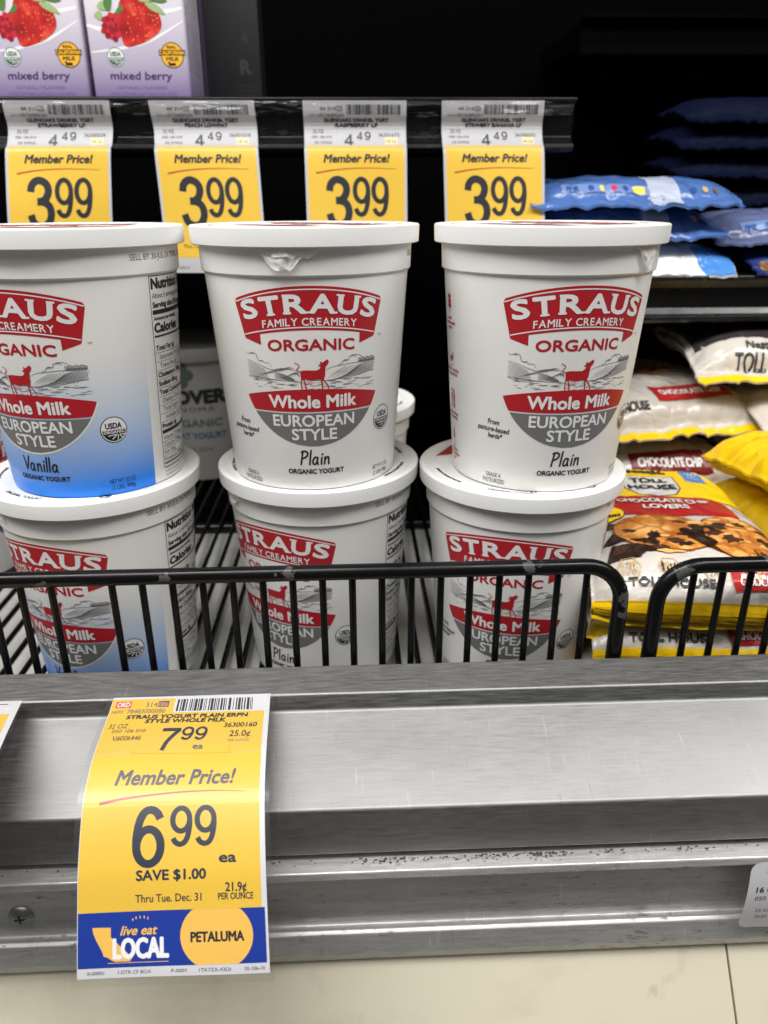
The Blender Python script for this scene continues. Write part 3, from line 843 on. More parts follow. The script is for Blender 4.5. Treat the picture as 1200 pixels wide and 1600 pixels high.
# ------------------------------------------------------------------ shelves behind
def shelf(label, x0, x1, yf, ztop, yb, m=BLK):
    t = thing('shelf', label, 'shelf', (0, yf, ztop), 0)
    box('shelf_deck', (x0, .012, -.026), (x1-.004, yb-yf, -.004), CASEBLK, t)
    p = roundpoly([(.014, .0000, .0005), (-.002, -.0005, .0015), (-.0025, -.0035, .0008), (.004, -.0045, .0005), (.0075, -.010, .002), (.0075, -.026, .002), (.004, -.0305, .0005), (-.001, -.0315, .0006), (-.002, -.0345, .0008), (.001, -.0368, .0008), (.014, -.0368, .0005)])
    extrude_x('price_channel', p, x0, x1, m, t)
    return t
GLB = black_paint('gloss_black_channel', [((.035+.021*i+.006*math.sin(i*5.), .004-.003*(i % 2), -.004-.0075*((i*7) % 5)), .0036+.0012*((i*3) % 3)) for i in range(9)])
GLB.node_tree.nodes['Principled BSDF'].inputs['Specular IOR Level'].default_value = .45
shelf('black upper shelf with price channel holding yellow price tags', -.75, .1685, .618, .3425, .90, black_paint('gloss_black_lip'))
shelf('black side shelf carrying the blue bags on the right', .1690, .75, .600, .2170, .92, GLB)
shelf('black high shelf in the dark at the back, above the blue bags', .235, .9, .86, .4425, 1.04, CASEBLK)

# ------------------------------------------------------------------ price tags
TAGG = 'yellow price tags hanging from the upper shelf'
ORANGE = inkm('tag_orange', lin(232, 150, 40)); INKD = inkm('tag_ink', (.02, .022, .03)); INKN = inkm('tag_navy', (.022, .028, .05)); RST = inkm('tag_rust', (.38, .06, .02))
INKG = inkm('tag_greyed_ink', (.10, .10, .12))
def sheet_fn(path, xs=lambda v: 0., wid=76.):
    """path: list of (y,z) metres, walked by arc length in mm; returns fn(u,v,off)"""
    P = catmull([Vector(p) for p in path], 10); L = [0]
    for a, b in zip(P, P[1:]): L.append(L[-1]+(b-a).length*1000)
    def at(v):
        v = max(0, min(v, L[-1]-1e-6))
        for i in range(len(L)-1):
            if L[i+1] >= v:
                t = (v-L[i])/(L[i+1]-L[i]); return P[i].lerp(P[i+1], t), (P[i+1]-P[i]).normalized()
    def fn(u, v, off):
        p, t = at(v)
        n = Vector((-t.y, t.x))
        if n.x*-.7+n.y*.7 < 0: n = -n
        q = p+n*off
        return Vector(((u-wid/2)/1000+xs(v), q.x, q.y))
    return fn, L[-1]
def upper_tag_art(name2, num, code, item, L, sku):
    k = Ink()
    k.rect(0, 0, 76, L, PAPER, 0)
    k.rect(2, 32.5, 74.2, min(112, L-12), YEL, 1)
    t = lambda s, x, y, c, **kw: k.text(s, x, y, c, kw.pop('m', INKD), 2, **kw)
    return k, t
def build_upper_tag(x, line2, label, sku, upc, lean):
    Lz = 120
    path = [(.6155, .3395), (.6180, .331), (.6215, .322), (.6170, .3110), (.6125, .3065), (.6085, .285), (.603, .255), (.600, .2215)]
    fn0, L = sheet_fn(path, lambda v: 0.)
    ph = len(upc)*.7+lean*900
    fl = lambda u, v, off: fn0(u, v, off)+Vector((lean*v/100, -.0022*max(0, v-34)/80*(math.sin(u*.045+ph)+.5*math.sin(v*.09+ph*2)), 0))
    t = thing('price_tag', label, 'price tag', (x, 0, 0), 0, TAGG)
    k = Ink(); F = lambda v: v      # v runs down the tag
    k.rect(0, 0, 76, L, PAPER2, 0)
    paper = k.build('tag_paper', fl, t, (4, 2.5))
    k = Ink()
    k.rect(2, 32.8, 74.0, L-11, YEL, 1)
    def tx(s, u, v, cap, m=INKD, **kw):
        kk = Ink(); kk.text(s, 0, 0, cap, m, 3, **kw)
        for vv, ff, mi, lay in kk.items: k.add([(u+a, v-b) for a, b in vv], ff, m, lay)
    def dg(ch, u, v, h, w, th):
        kk = Ink(); big_digit(kk, ch, 0, 0, h, w, INKD, 3, th)
        for vv, ff, mi, lay in kk.items: k.add([(u+a, v-b) for a, b in vv], ff, INKD, lay)
    tx('44 314', 18, 6.6, 2.7, width=11.5); k.rect(24.3, 3.6, 29, 6.8, INKG, 2.5); tx('003', 26.6, 6.3, 2.1, PAPER, width=4)
    barcode(k, 31.5, 71.5, 2.6, 9.2, INKD, 3)
    tx('2407 03', 7.5, 10.4, 1.5, width=7); tx(upc, 21, 10.7, 2.4, width=18.5)
    tx('GLENOAKS DRNKBL YGRT', 39, 14.3, 2.5, width=48, bold=.4); tx(line2, 39, 17.9, 2.5, width=min(42, 2.6*len(line2)), bold=.4)
    tx('32 FZ', 10.5, 22.2, 2.6, width=8); tx('050 106 010', 13, 26, 1.9, width=15); tx('25 07022', 14, 30.4, 1.9, width=13)
    dg('4', 29.5, 31.8, 8.6, 7.2, 1.5); dg('4', 39, 27.4, 6, 4.6, .95); dg('9', 45, 27.4, 6, 4.4, .95)
    k.rect(60, 25.5, 69.5, 31, inkm('tag_pale_yellow', (.72, .62, .33)), 2); tx(sku, 63, 24.9, 2.5, width=15.5); tx('14.1¢', 64.6, 29.8, 2.6, width=7.5)
    tx('Member Price!', 38.5, 45.6, 5.6, width=49, bold=.55, shear=.22)
    kk = Ink(); kk.stroke([(8, 53.0), (22, 50.8), (42, 49.6), (68, 50.2)], .7, RST, 3, 6, taper=lambda s: 1.5-1.2*s)
    for vv, ff, mi, lay in kk.items: k.add(vv, ff, RST, lay)
    dg('3', 15.5, 91, 35, 18.5, 5.2); dg('9', 35.3, 83.5, 27.5, 12.6, 3.3); dg('9', 49.3, 83.5, 27.5, 12.6, 3.3)
    tx('ea', 60, 92, 4, bold=.3); tx('SAVE $0.50', 32, 98, 3.4, bold=.2); tx('Thru Tue. Dec. 31', 26, 105.5, 2.7, width=24)
    tx('14.1¢', 64, 103, 2.6, width=8)
    tx('1 DTR CF', 12, L-3, 1.6, width=9); tx('12DG 10 CF BOX', 44, L-3, 1.6, width=26)
    k.build('tag_print', fl, t, (4, 2.5), 8e-5)
    return t
for x, l2, lb, sku, upc, ln_ in ((-.2110, 'STRAWBERRY LF', 'price tag on the upper shelf reading STRAWBERRY LF, furthest left', '36300509', '85746800300', -.007),
                      (-.1072, 'PEACH LOWFAT', 'price tag on the upper shelf reading PEACH LOWFAT, above the gap beside the vanilla tub', '36301018', '85746800304', .004),
                      (.0042, 'RASPBERRY LF', 'price tag on the upper shelf reading RASPBERRY LF, above the middle tub', '36301673', '85746800302', .0006),
                      (.1062, 'STRWBRY BANANA LF', 'price tag on the upper shelf reading STRWBRY BANANA LF, nearest the shelf end', '36300652', '85746800301', .004)):
    build_upper_tag(x, l2, lb, sku, upc, ln_)

def cover(x0, x1):
    m = COVER; V, F = [], []; n = 14
    for i in range(n+1):
        t = i/n; z = .3385-.0300*t; y = .6118-.0030*math.sin(PI*t)
        V += [(x0, y-.618, z-.3425), (x1, y-.618, z-.3425)]
    for i in range(n): F.append((2*i, 2*i+1, 2*i+3, 2*i+2))
    sh = [o for o in bpy.data.objects if o.get('label', '').startswith('black upper shelf')][0]
    return mesh_obj('label_cover', V, F, m, sh, None, 180)
SLEEVE = mat('clear_sleeve', (.95, .95, .95), .10, 0, .6)
q = NT(SLEEVE); out = [n for n in q.t.nodes if n.type == 'OUTPUT_MATERIAL'][0]
tr = q.n('ShaderNodeBsdfTransparent'); tr.inputs[0].default_value = (.97, .97, .97, 1); gl = q.n('ShaderNodeBsdfGlossy'); gl.inputs['Roughness'].default_value = .30
fr = q.n('ShaderNodeFresnel'); fr.inputs[0].default_value = 1.35
mx = q.n('ShaderNodeMixShader'); q.l(q.math('MINIMUM', fr.outputs[0], .16), mx.inputs[0]); q.l(tr.outputs[0], mx.inputs[1]); q.l(gl.outputs[0], mx.inputs[2]); q.l(mx.outputs[0], out.inputs[0])

def knot_fn(kn, wid=76.):
    vs_ = [q[0] for q in kn]; P = [Vector(q[1:]) for q in kn]
    def at(v):
        v = max(vs_[0], min(v, vs_[-1])); i = 0
        while i < len(vs_)-2 and v > vs_[i+1]: i += 1
        t = (v-vs_[i])/(vs_[i+1]-vs_[i])
        def m(j):
            a, b = max(0, j-1), min(len(P)-1, j+1); return (P[b]-P[a])/(vs_[b]-vs_[a])
        h = vs_[i+1]-vs_[i]; a, b, ma, mb = P[i], P[i+1], m(i)*h, m(i+1)*h
        p = a*(2*t**3-3*t*t+1)+ma*(t**3-2*t*t+t)+b*(-2*t**3+3*t*t)+mb*(t**3-t*t)
        d = a*(6*t*t-6*t)+ma*(3*t*t-4*t+1)+b*(-6*t*t+6*t)+mb*(3*t*t-2*t)
        return p, d.normalized()
    def fn(u, v, off):
        p, t = at(v); n = Vector((-t.y, t.x))
        if n.x*-.7+n.y*.7 < 0: n = -n
        q = p+n*off
        return Vector(((u-wid/2)/1000, q.x, q.y))
    return fn
COVER = SLEEVE.copy(); COVER.name = 'clear_channel_cover'
for n_ in COVER.node_tree.nodes:
    if n_.type == 'BSDF_GLOSSY': n_.inputs['Roughness'].default_value = .10
q = NT(COVER); g_ = [n for n in q.t.nodes if n.type == 'BSDF_GLOSSY'][0]
bp = q.n('ShaderNodeBump'); bp.inputs['Strength'].default_value = .5; bp.inputs['Distance'].default_value = .006
q.l(q.noise(q.coord((18, 60, 60)), 1, 3), bp.inputs['Height']); q.l(bp.outputs[0], g_.inputs['Normal'])
cover(-.40, .1660)
def build_front_tag():
    L = 124.
    fn0 = knot_fn([(0, .3040, .0482), (8, .2945, .0471), (33, .2665, .0451), (45, .2525, .0408), (54.5, .2440, .0362), (78.9, .2275, .0206), (96.8, .2175, .0076), (120, .2055, -.0086), (124, .2035, -.0118)])
    wave = lambda u, v: .0006*math.sin(u*.06+v*.03)*min(1, v/40)
    fl = lambda u, v, off: fn0(u, v, off+wave(u, v))+Vector((.0062*v/L, 0, 0))
    t = thing('price_tag', 'large yellow price tag reading 6.99 curling off the steel case front', 'price tag', (-.0822, 0, 0), 0)
    k = Ink(); k.rect(0, 0, 76, L, PAPER, 0); k.build('tag_paper', fl, t, (6, 2))
    k = Ink(); A = lambda v: v*L/124.
    # blend of orange at the top into yellow is print
    k.rect(.3, A(1.2), 73.6, A(33), YEL, 1); k.rect(.3, A(33.15), 73.8, A(96.8), YEL, 1)
    BLU = inkm('tag_blue', lin(22, 52, 142)); GOLD = inkm('tag_gold', lin(226, 178, 84))
    k.rect(.3, A(96.8), 75.0, A(120), BLU, 1)
    def tx(s, u0, u1, v, cap, m=INKD, sh=0, b=0, lay=3):
        kk = Ink(); kk.text(s, 0, 0, cap*L/124, m, lay, width=u1-u0, bold=b, shear=sh)
        for vv, ff, mi, la in kk.items: k.add([((u0+u1)/2+a, A(v)-c) for a, c in vv], ff, m, la)
    def dg(ch, u, v, h, w, th, m=INKN, sh=0):
        kk = Ink(); big_digit(kk, ch, 0, 0, h*L/124, w, m, 3, th)
        for vv, ff, mi, la in kk.items: k.add([(u+a+c*sh, A(v)-c) for a, c in vv], ff, m, la)
    k.rect(2.2, A(2.5), 9.6, A(6), inkm('tag_ord_red', lin(205, 70, 60)), 2); tx('ORD', 3, 9, 5.5, 2.5, PAPER, 0, .3)
    tx('314', 16.6, 22.2, 5.8, 2.6, INKG); k.rect(22.6, A(2.6), 27.5, A(6), inkm('tag_violet', lin(90, 70, 120)), 2); tx('006', 23, 27, 5.5, 2.2, YEL)
    tx('240703', 1.2, 6.6, 9.2, 1.8, INKG); tx('78483000080', 8.5, 26.5, 9.5, 2.5, INKG)
    k.rect(30.3, A(1.0), 75, A(9.6), PAPER, 2); barcode(k, 31.5, 68, A(1.9), A(8.8), INKD, 3)
    tx('STRAUS YOGURT PLAIN ERPN', 9.2, 66, 12.9, 2.2, INKD, .12, .35); tx('STYLE WHOLE MLK', 18.6, 55.7, 15.7, 2.2, INKD, .12, .35)
    tx('32 OZ', 2.3, 11.3, 18.6, 2.7, INKD, .15); tx('050 106 010', 4.7, 20, 21.3, 2.0, INKD, .15); tx('V#006446', 6, 18.8, 25.9, 2.8, INKD, .12)
    dg('7', 26.3, 31.6, 12.2, 9.2, 1.9, INKN, .1); dg('9', 36.4, 26, 7.2, 5.4, 1.2, INKN, .1); dg('9', 42.5, 26, 7.2, 5.4, 1.2, INKN, .1)
    tx('ea', 43, 47.4, 30.9, 2.9, INKG, 0, .2)
    tx('36300160', 55.4, 70.7, 19.2, 2.7, INKD, .15, .15); tx('25.0¢', 58.5, 68.2, 24.6, 3.4, INKD, .1, .1); tx('PER OUNCE', 58.2, 67.8, 27.4, 1.4, INKG)
    kk = Ink(); kk.stroke([(18, -32.2), (19, -33), (58, -33), (59, -32.2), (59.5, -28)], .22, ORANGE, 2, 4, cap=False)
    for vv, ff, mi, la in kk.items: k.add([(a, A(-c)) for a, c in vv], ff, ORANGE, la)
    tx('Member Price!', 12.2, 63.1, 45.2, 5.5, INKG, .25, .45)
    kk = Ink(); kk.stroke([(7, 52.6), (18, 50.6), (38, 48.6), (55, 48.2), (68, 48.9)], .8, inkm('tag_rose', lin(165, 75, 80)), 3, 6, taper=lambda s: 1.6-1.4*s)
    for vv, ff, mi, la in kk.items: k.add([(a, A(c)) for a, c in vv], ff, kk.mats[0], la)
    dg('6', 21.7, 78.9, 24.4, 12.6, 3.3); dg('9', 36.7, 70.9, 16.4, 8.9, 2.2); dg('9', 46.8, 70.9, 16.4, 8.9, 2.2)
    tx('ea', 57, 63.8, 78, 4.2, INKN, 0, .4); tx('SAVE $1.00', 23.4, 51.4, 84.4, 4.1, INKN, 0, .35)
    tx('21.9¢', 59.4, 67.8, 89.8, 3.6, INKN, 0, .2); tx('PER OUNCE', 56.3, 70.5, 93.1, 2.7, INKN, 0, .1); tx('Thru Tue. Dec. 31', 23, 49.5, 93.3, 3.2, INKN, 0, .1)
    # blue strip: sun disc, state outline, lettering
    cx, cv, r = 55.3, 108., 14.6; pts = []
    for i in range(61):
        a = 2*PI*i/60; pts.append((cx+r*math.cos(a), min(119.98, max(96.82, cv+r*math.sin(a)))))
    clean = []
    for p in pts:
        if not clean or (abs(p[0]-clean[-1][0])+abs(p[1]-clean[-1][1])) > 1e-3: clean.append(p)
    k.poly([(a, A(c)) for a, c in clean[:-1]], GOLD, 2)
    tx('PETALUMA', 45, 66.2, 110.4, 4.1, INKD, 0, .4)
    st = [(6.0, 103.0), (13.2, 103.2), (13.2, 107.2), (17.8, 112.2), (20.8, 115.2), (21.4, 116.6), (20.6, 117.6), (15.0, 117.6), (13.6, 117.0), (12.0, 115.8), (10.4, 115.2), (9.8, 113.2), (8.6, 110.6), (7.4, 108.2), (6.4, 105.6)]
    k.poly([(a, A(c)) for a, c in st], GOLD, 2)
    tx('live eat', 17, 31.6, 106.6, 3.9, GOLD, .3, .25, 4); tx('LOCAL', 14.3, 35.8, 116.2, 8.2, WHITEINK, 0, .9, 4)
    k.rect(12, A(118.0), 36, A(118.25), GOLD, 2)
    for i, a in enumerate((-.9, -.5, -.1, .3, .7)):
        k.rect(25+4.2*math.sin(a), A(101.3-2.6*math.cos(a)), 25.4+4.2*math.sin(a), A(102.4-2.6*math.cos(a)), GOLD, 2)
    for s, a, b in (('0-00001', 4, 10.5), ('1.DTR CF BOX', 16, 29), ('P-0001', 37, 43), ('1TK7ZA-43DI', 48, 60.5), ('50-106-10', 66, 74)): tx(s, a, b, 122.6, 1.4, INKG)
    k.build('tag_print', fl, t, (6, 2), 4e-5)
    k = Ink(); k.rect(-2.2, -.4, 78.0, L+3.0, SLEEVE, 0)
    def sl(u, v, off):
        vv = max(0, min(v, L-.01)); p = fl(u, vv, off+.0007)
        if v > L-.01: p = p+Vector((0, -.0045, -.0089))*((v-L)/10)
        return p
    k.build('plastic_sleeve', sl, t, (6, 2))
    return t
build_front_tag()
# curled tag leaving the frame at the left, and the small label at the right end of the channel
fn0, L = sheet_fn([(.3040, .0482), (.298, .0490), (.286, .0500), (.270, .0510), (.252, .0510), (.236, .047), (.222, .036)])
t = thing('price_tag', 'white edged price tag curling up at the left end of the steel front', 'price tag', (-.2020, 0, 0), 0)
k = Ink(); k.rect(0, 0, 76, L, PAPER, 0); k.build('tag_paper', lambda u, v, o: fn0(u, v, o)+Vector((.014*max(0, v/L), 0, 0)), t, (6, 2))
k = Ink(); k.rect(2, 12, 73, L-1, YEL, 1); k.rect(4, 3, 70, 3.8, INKG, 1)
k.build('tag_print', lambda u, v, o: fn0(u, v, o)+Vector((.014*max(0, v/L), 0, 0)), t, (6, 2))
k = Ink(); k.rect(-1.5, -.3, 77.5, L, SLEEVE, 0)
k.build('plastic_sleeve', lambda u, v, o: fn0(u, v, o+.0006)+Vector((.014*max(0, v/L), 0, 0)), t, (6, 2))
t = thing('shelf_label', 'small white shelf label in the aluminium channel at the right edge', 'shelf label', (.1790, .2472, -.0310), 0)
k = Ink(); lab = lambda u, v, o: Vector((u/1000, -.0012-o-.002*math.sin(max(0, min(1, (v+24)/44))*PI), v/1000))
k.poly(roundpoly([(0, -22, 5), (50, -22, 2), (50, 20, 2), (0, 20, 5)], 6), mat('label_white', (.62, .62, .64), .3), 0); k.build('label_card', lab, t, (5, 3))
k = Ink(); k.text('16 OZ', 4.2, 3, 3.2, INKD, 1, align='l', bold=.2); k.text('050 113', 4.2, -2, 2.6, INKD, 1, align='l'); k.text('25 07', 6, -10, 2.2, INKG, 1, align='l'); k.text('3630', 6.6, -14.5, 2.2, INKG, 1, align='l'); k.text('4.99', 22, -8, 9, INKD, 1, align='l', bold=.8)
k.rect(8, 14, 44, 17.5, INKG, 1)
k.build('label_print', lab, t, (5, 3))

# ------------------------------------------------------------------ drink cartons on the upper shelf
def carton_mat():
    m = mat('lilac_carton_board', (.6, .55, .7), .4)
    q = NT(m); c = q.n('ShaderNodeTexCoord'); sep = q.n('ShaderNodeSeparateXYZ'); q.l(c.outputs['Object'], sep.inputs[0])
    z = sep.outputs[2]
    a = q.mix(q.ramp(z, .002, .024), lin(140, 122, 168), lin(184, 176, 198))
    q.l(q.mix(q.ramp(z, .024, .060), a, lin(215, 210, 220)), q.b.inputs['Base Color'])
    return m
CART = carton_mat()
DKC = mat('dark_carton_board', (.011, .0105, .013), .5)
def berry_mat():
    m = mat('strawberry_red', (.5, .02, .02), .4); q = NT(m); v = q.coord((1, 1, 1)); n = q.noise(v, 62, 4, .55)
    c = q.mix(q.ramp(n, .34, .54), lin(118, 14, 20), lin(186, 30, 30)); q.l(q.mix(q.ramp(n, .54, .68), c, lin(222, 84, 62)), q.b.inputs['Base Color']); return m
TXV = inkm('violet_ink', lin(70, 45, 95)); SB = berry_mat(); SB2 = inkm('raspberry_red', lin(190, 42, 60)); RASP = inkm('raspberry_dark', lin(140, 22, 40)); LEAF = inkm('leaf_green', lin(80, 122, 60)); LEAF2 = inkm('leaf_pale', lin(150, 175, 120)); SEED = inkm('seed_tan', lin(235, 150, 90)); BLUEB = inkm('blueberry', lin(50, 58, 110)); GRN = inkm('seal_green', lin(30, 85, 58)); SUN = inkm('seal_yellow', lin(238, 178, 40)); MILK = inkm('milk_white', (.78, .77, .80))
def make_carton():
    t = thing('drink_carton', 'carton', 'drink carton', group='mixed berry drink cartons on the upper shelf')
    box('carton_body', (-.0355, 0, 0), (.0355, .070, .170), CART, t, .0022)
    bx = [o for o in t.children][0]
    k = Ink()
    k.stroke([(-35, 47), (-20, 44), (0, 49), (14, 54), (34, 58)], 3.2, MILK, .5, 6, cap=False, taper=lambda s: .6+.6*math.sin(s*PI))
    k.stroke([(-34, 30), (-10, 33), (10, 38), (34, 50)], 2.0, MILK, .5, 6, cap=False, taper=lambda s: .4+.7*math.sin(s*PI))
    rr = random.Random(3)
    for i in range(26):     # raspberry
        a = i*2.4; d = 7.5*math.sqrt(i/26); k.disc(-17+d*math.cos(a)*.9, 46+d*math.sin(a)*1.1, 2.0, (SB2, SB, RASP)[i % 3], 2+i*.04, n=14)
    k.poly([(-9, 34), (2, 35.5), (12, 40), (18, 46), (17.5, 54), (11, 62), (1, 67), (-8, 64), (-11.5, 55), (-11.5, 44)], SB, 5, 5)
    for i in range(60):
        x, y = rr.uniform(-11, 17), rr.uniform(36, 66)
        if ((x-3)/14)**2+((y-51)/15)**2 < .95: k.disc(x, y, .30, SEED, 6, .5, 8)
    for p in ([(4, 62), (11, 68), (20, 67), (14, 62)], [(2, 63), (5, 72), (13, 73), (8, 65)], [(8, 61), (16, 60), (22, 54), (13, 56)], [(10, 63), (20, 61), (24, 63), (14, 66)], [(-20, 56), (-26, 58), (-22, 62)], [(-17, 56), (-15, 65), (-20, 67), (-21, 58)], [(-14, 54), (-9, 60), (-8, 56)], [(-24, 50), (-29, 53), (-24, 56)]): k.poly(p, LEAF if p[0][0] % 4 else LEAF2, 7, 3)
    for x, y in ((2, 76), (9, 79), (-6, 78)): k.disc(x, y, 4.6, BLUEB, 2)
    k.build('berry_picture', lambda a, b, o: Vector((a/1000, -.00005-o, b/1000)), t, (0, 0))
    k = Ink(); k.text('mixed berry', 0, 12.8, 5.0, TXV, 1, width=45, shear=.08, bold=.35)
    k.text('NATURALLY FLAVORED', 0, 6.3, 2.3, inkm('lilac_ink', lin(118, 88, 160)), 1, width=36); k.text('WITH OTHER NATURAL FLAVORS', 0, 2.2, 2.3, inkm('lilac_ink', lin(118, 88, 160)), 1, width=49)
    for b0, b1 in ((.6, 1.4),): k.rect(-4, .2, 10, .9, SB, 1)
    k.build('flavour_lettering', lambda a, b, o: Vector((a/1000, -.00005-o, b/1000)), t, (0, 0))
    k = Ink(); sealart(k, -17, 27, 6.3, GRN, WHITEINK); k.build('organic_seal', lambda a, b, o: Vector((a/1000, -.00005-o, b/1000)), t, (0, 0))
    k = Ink()
    k.disc(24, 28.5, 8, SUN, 1); k.ring(24, 28.5, 8.3, .6, BLACKINK, 2); k.text('REAL', 24, 32.8, 1.8, BLACKINK, 2, width=7, bold=.2); k.rect(14.5, 28.3, 33.5, 31.9, BLACKINK, 2); k.text('CALIFORNIA', 24, 29, 2.3, SUN, 4, width=18, bold=.25); k.text('MILK', 24, 25, 2.4, BLACKINK, 2, width=9, bold=.3)
    k.rect(21, 21.6, 26, 23.6, BLACKINK, 2); k.rect(20.4, 23, 21.8, 24.4, BLACKINK, 2)
    k.build('dairy_seal', lambda a, b, o: Vector((a/1000, -.00005-o, b/1000)), t, (0, 0))
    k = Ink()
    for i in range(7): k.text(random.choice(('CREMA DE YOGUR', 'INGREDIENTS: MILK', 'KEEP COLD', 'SHAKE WELL')), 0, 0, 2.0+1.2*(i % 3 == 0), inkm('side_ink', (.05, .04, .07)), 1, width=60, rot=PI/2); it = k.items[-1]; k.items[-1] = ([(a+10+i*7.5, b+50) for a, b in it[0]], *it[1:])
    k.build('side_text', lambda a, b, o: Vector((.03555+o, a/1000, b/1000)), t, (0, 0))
    return t
c0 = make_carton(); c0.location = (-.1535, .640, .3430); c0.rotation_euler.z = .03; c0['label'] = 'mixed berry drink carton nearest the dark carton, lilac with a strawberry picture'
c1 = copy_tree(c0); c1.location = (-.2285, .640, .3430); c1.rotation_euler.z = 0; c1['label'] = 'mixed berry drink carton at the left edge, its picture cut off by the frame'
for (x, y, lb) in ((-.1075, .735, 'dark carton with a pale letter R, behind the berry cartons'),):
    t = thing('drink_carton', lb, 'drink carton', (x, y, .343), .05)
    box('carton_body', (-.033, 0, 0), (.033, .07, .16), DKC, t, .002)
    k = Ink(); pl = inkm('pale_print', (.045, .045, .05)); k.text('R', 20, 30, 10, pl, 1, width=8, bold=1.6); k.text('4', 20, 52, 8, pl, 1)
    for i in range(4): k.text('TASTE AND FEEL', 20, 20-i*3.5, 1.8, pl, 1, width=16)
    k.build('carton_print', lambda a, b, o: Vector((a/1000, -.00005-o, b/1000)), t, (0, 0))
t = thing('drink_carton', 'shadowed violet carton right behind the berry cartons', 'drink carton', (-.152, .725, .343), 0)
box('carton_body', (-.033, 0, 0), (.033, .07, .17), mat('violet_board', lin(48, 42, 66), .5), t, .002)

# ------------------------------------------------------------------ flexible packs
def film_mat(name, col, rough=.22):
    m = mat(name, col, rough, 0, .55)
    crackle(NT(m)); return m
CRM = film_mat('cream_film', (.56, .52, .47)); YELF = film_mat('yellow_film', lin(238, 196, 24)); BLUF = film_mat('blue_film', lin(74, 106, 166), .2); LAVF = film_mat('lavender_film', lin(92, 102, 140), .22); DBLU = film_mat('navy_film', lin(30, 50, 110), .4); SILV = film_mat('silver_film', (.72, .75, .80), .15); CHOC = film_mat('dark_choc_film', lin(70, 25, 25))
def pack_fn(path, W, T, seed, wr=1.0, rear=22.):
    P = catmull([Vector(p) for p in path], 8); L = [0]
    for a, b in zip(P, P[1:]): L.append(L[-1]+(b-a).length*1000)
    Lm = L[-1]
    def at(v):
        v = max(0, min(v, Lm-1e-6))
        for i in range(len(L)-1):
            if L[i+1] >= v:
                t = (v-L[i])/(L[i+1]-L[i]); return P[i].lerp(P[i+1], t), (P[i+1]-P[i]).normalized()
    def th(u, v):
        e = 1-abs(2*u/W)**5; a = max(0, min(1, v/rear)); b = max(0, min(1, (Lm-v-14)/26.))
        return max(.0, e)*(a*(2-a))**.6*(b*(2-b))**.6*T/2+.0006
    def fn(u, v, off, side=1):
        p, t = at(v); n = Vector((t.y, -t.x))
        if n.y < 0: n = -n
        edge = min(1, 1.2-min((W/2-abs(u))/25, min(v, Lm-v)/25, 1.))
        rg = max(0, 1-abs(noise.noise((u*.045+seed*2, v*.06, seed)))*5)
        w = wr*(-rg*rg*.0016*(.5+edge) + noise.noise((u*.03+seed, v*.03, seed))*.0026 + noise.noise((u*.1, v*.06+seed, 1.5))*.0012*(.4+edge) + (math.sin(u*.35+noise.noise((u*.05, seed, 0))*4)*.0006 if v > Lm-16 else 0))
        d = side*(th(u, v)+(off+.00045 if off > 0 else 0))+w
        return Vector((u/1000, p.x+n.x*d, p.y+n.y*d))
    return fn, Lm
def make_pack(name, label, cat, group, loc, rz, path, W, T, seed, base, art=None, tilt=0, wr=1., crimp=None, rear=22.):
    t = thing(name, label, cat, loc, rz, group); t.rotation_euler = (tilt, 0, rz)
    fn, Lm = pack_fn(path, W, T, seed, wr, rear)
    nx, ny = 60, 70; V, F, MI = [], [], []
    for s in (1, -1):
        for j in range(ny+1):
            for i in range(nx+1): V.append(fn((-.5+i/nx)*W, j/ny*Lm, 0, s))
    B = (nx+1)*(ny+1)
    for j in range(ny):
        for i in range(nx):
            a = j*(nx+1)+i; c = 1 if crimp and (ny-j-.5)/ny*Lm < crimp[1] else 0; F.append((a, a+nx+1, a+nx+2, a+1)); MI.append(c); F.append((B+a, B+a+1, B+a+nx+2, B+a+nx+1)); MI.append(c)
    for j in range(ny):
        for i in (0, nx):
            a = j*(nx+1)+i; F.append((a, B+a, B+a+nx+1, a+nx+1) if i else (a, a+nx+1, B+a+nx+1, B+a)); MI.append(0)
    for i in range(nx):
        for j in (0, ny):
            a = j*(nx+1)+i; F.append((a, a+1, B+a+1, B+a)); MI.append(0)
    mesh_obj('film_wrap', V, F, [base]+([crimp[0]] if crimp else []), t, MI, 180)
    for nm, a in (art or {}).items():
        k = Ink(); a(k, W, Lm); k.build(nm, fn, t, (2.6, 2.6), 3.5e-4)
    return t
CRUMBW = inkm('bag_contents', lin(120, 84, 50), .3); INKB = inkm('pack_black', (.02, .018, .018)); PRED = inkm('pack_red', lin(172, 34, 30), .3); PYEL = inkm('pack_yellow', lin(250, 208, 20), .3); PWHT = inkm('pack_white', (.72, .71, .70), .3); PBLU = inkm('pack_blue', lin(70, 130, 200), .3); TANI = inkm('pack_tan', lin(190, 160, 110), .3); DRED = inkm('pack_dark_red', lin(112, 24, 24), .3)
CHUNK = inkm('chocolate', (.022, .009, .006), .3); CHUNK2 = inkm('chocolate_lit', (.06, .025, .016), .3)
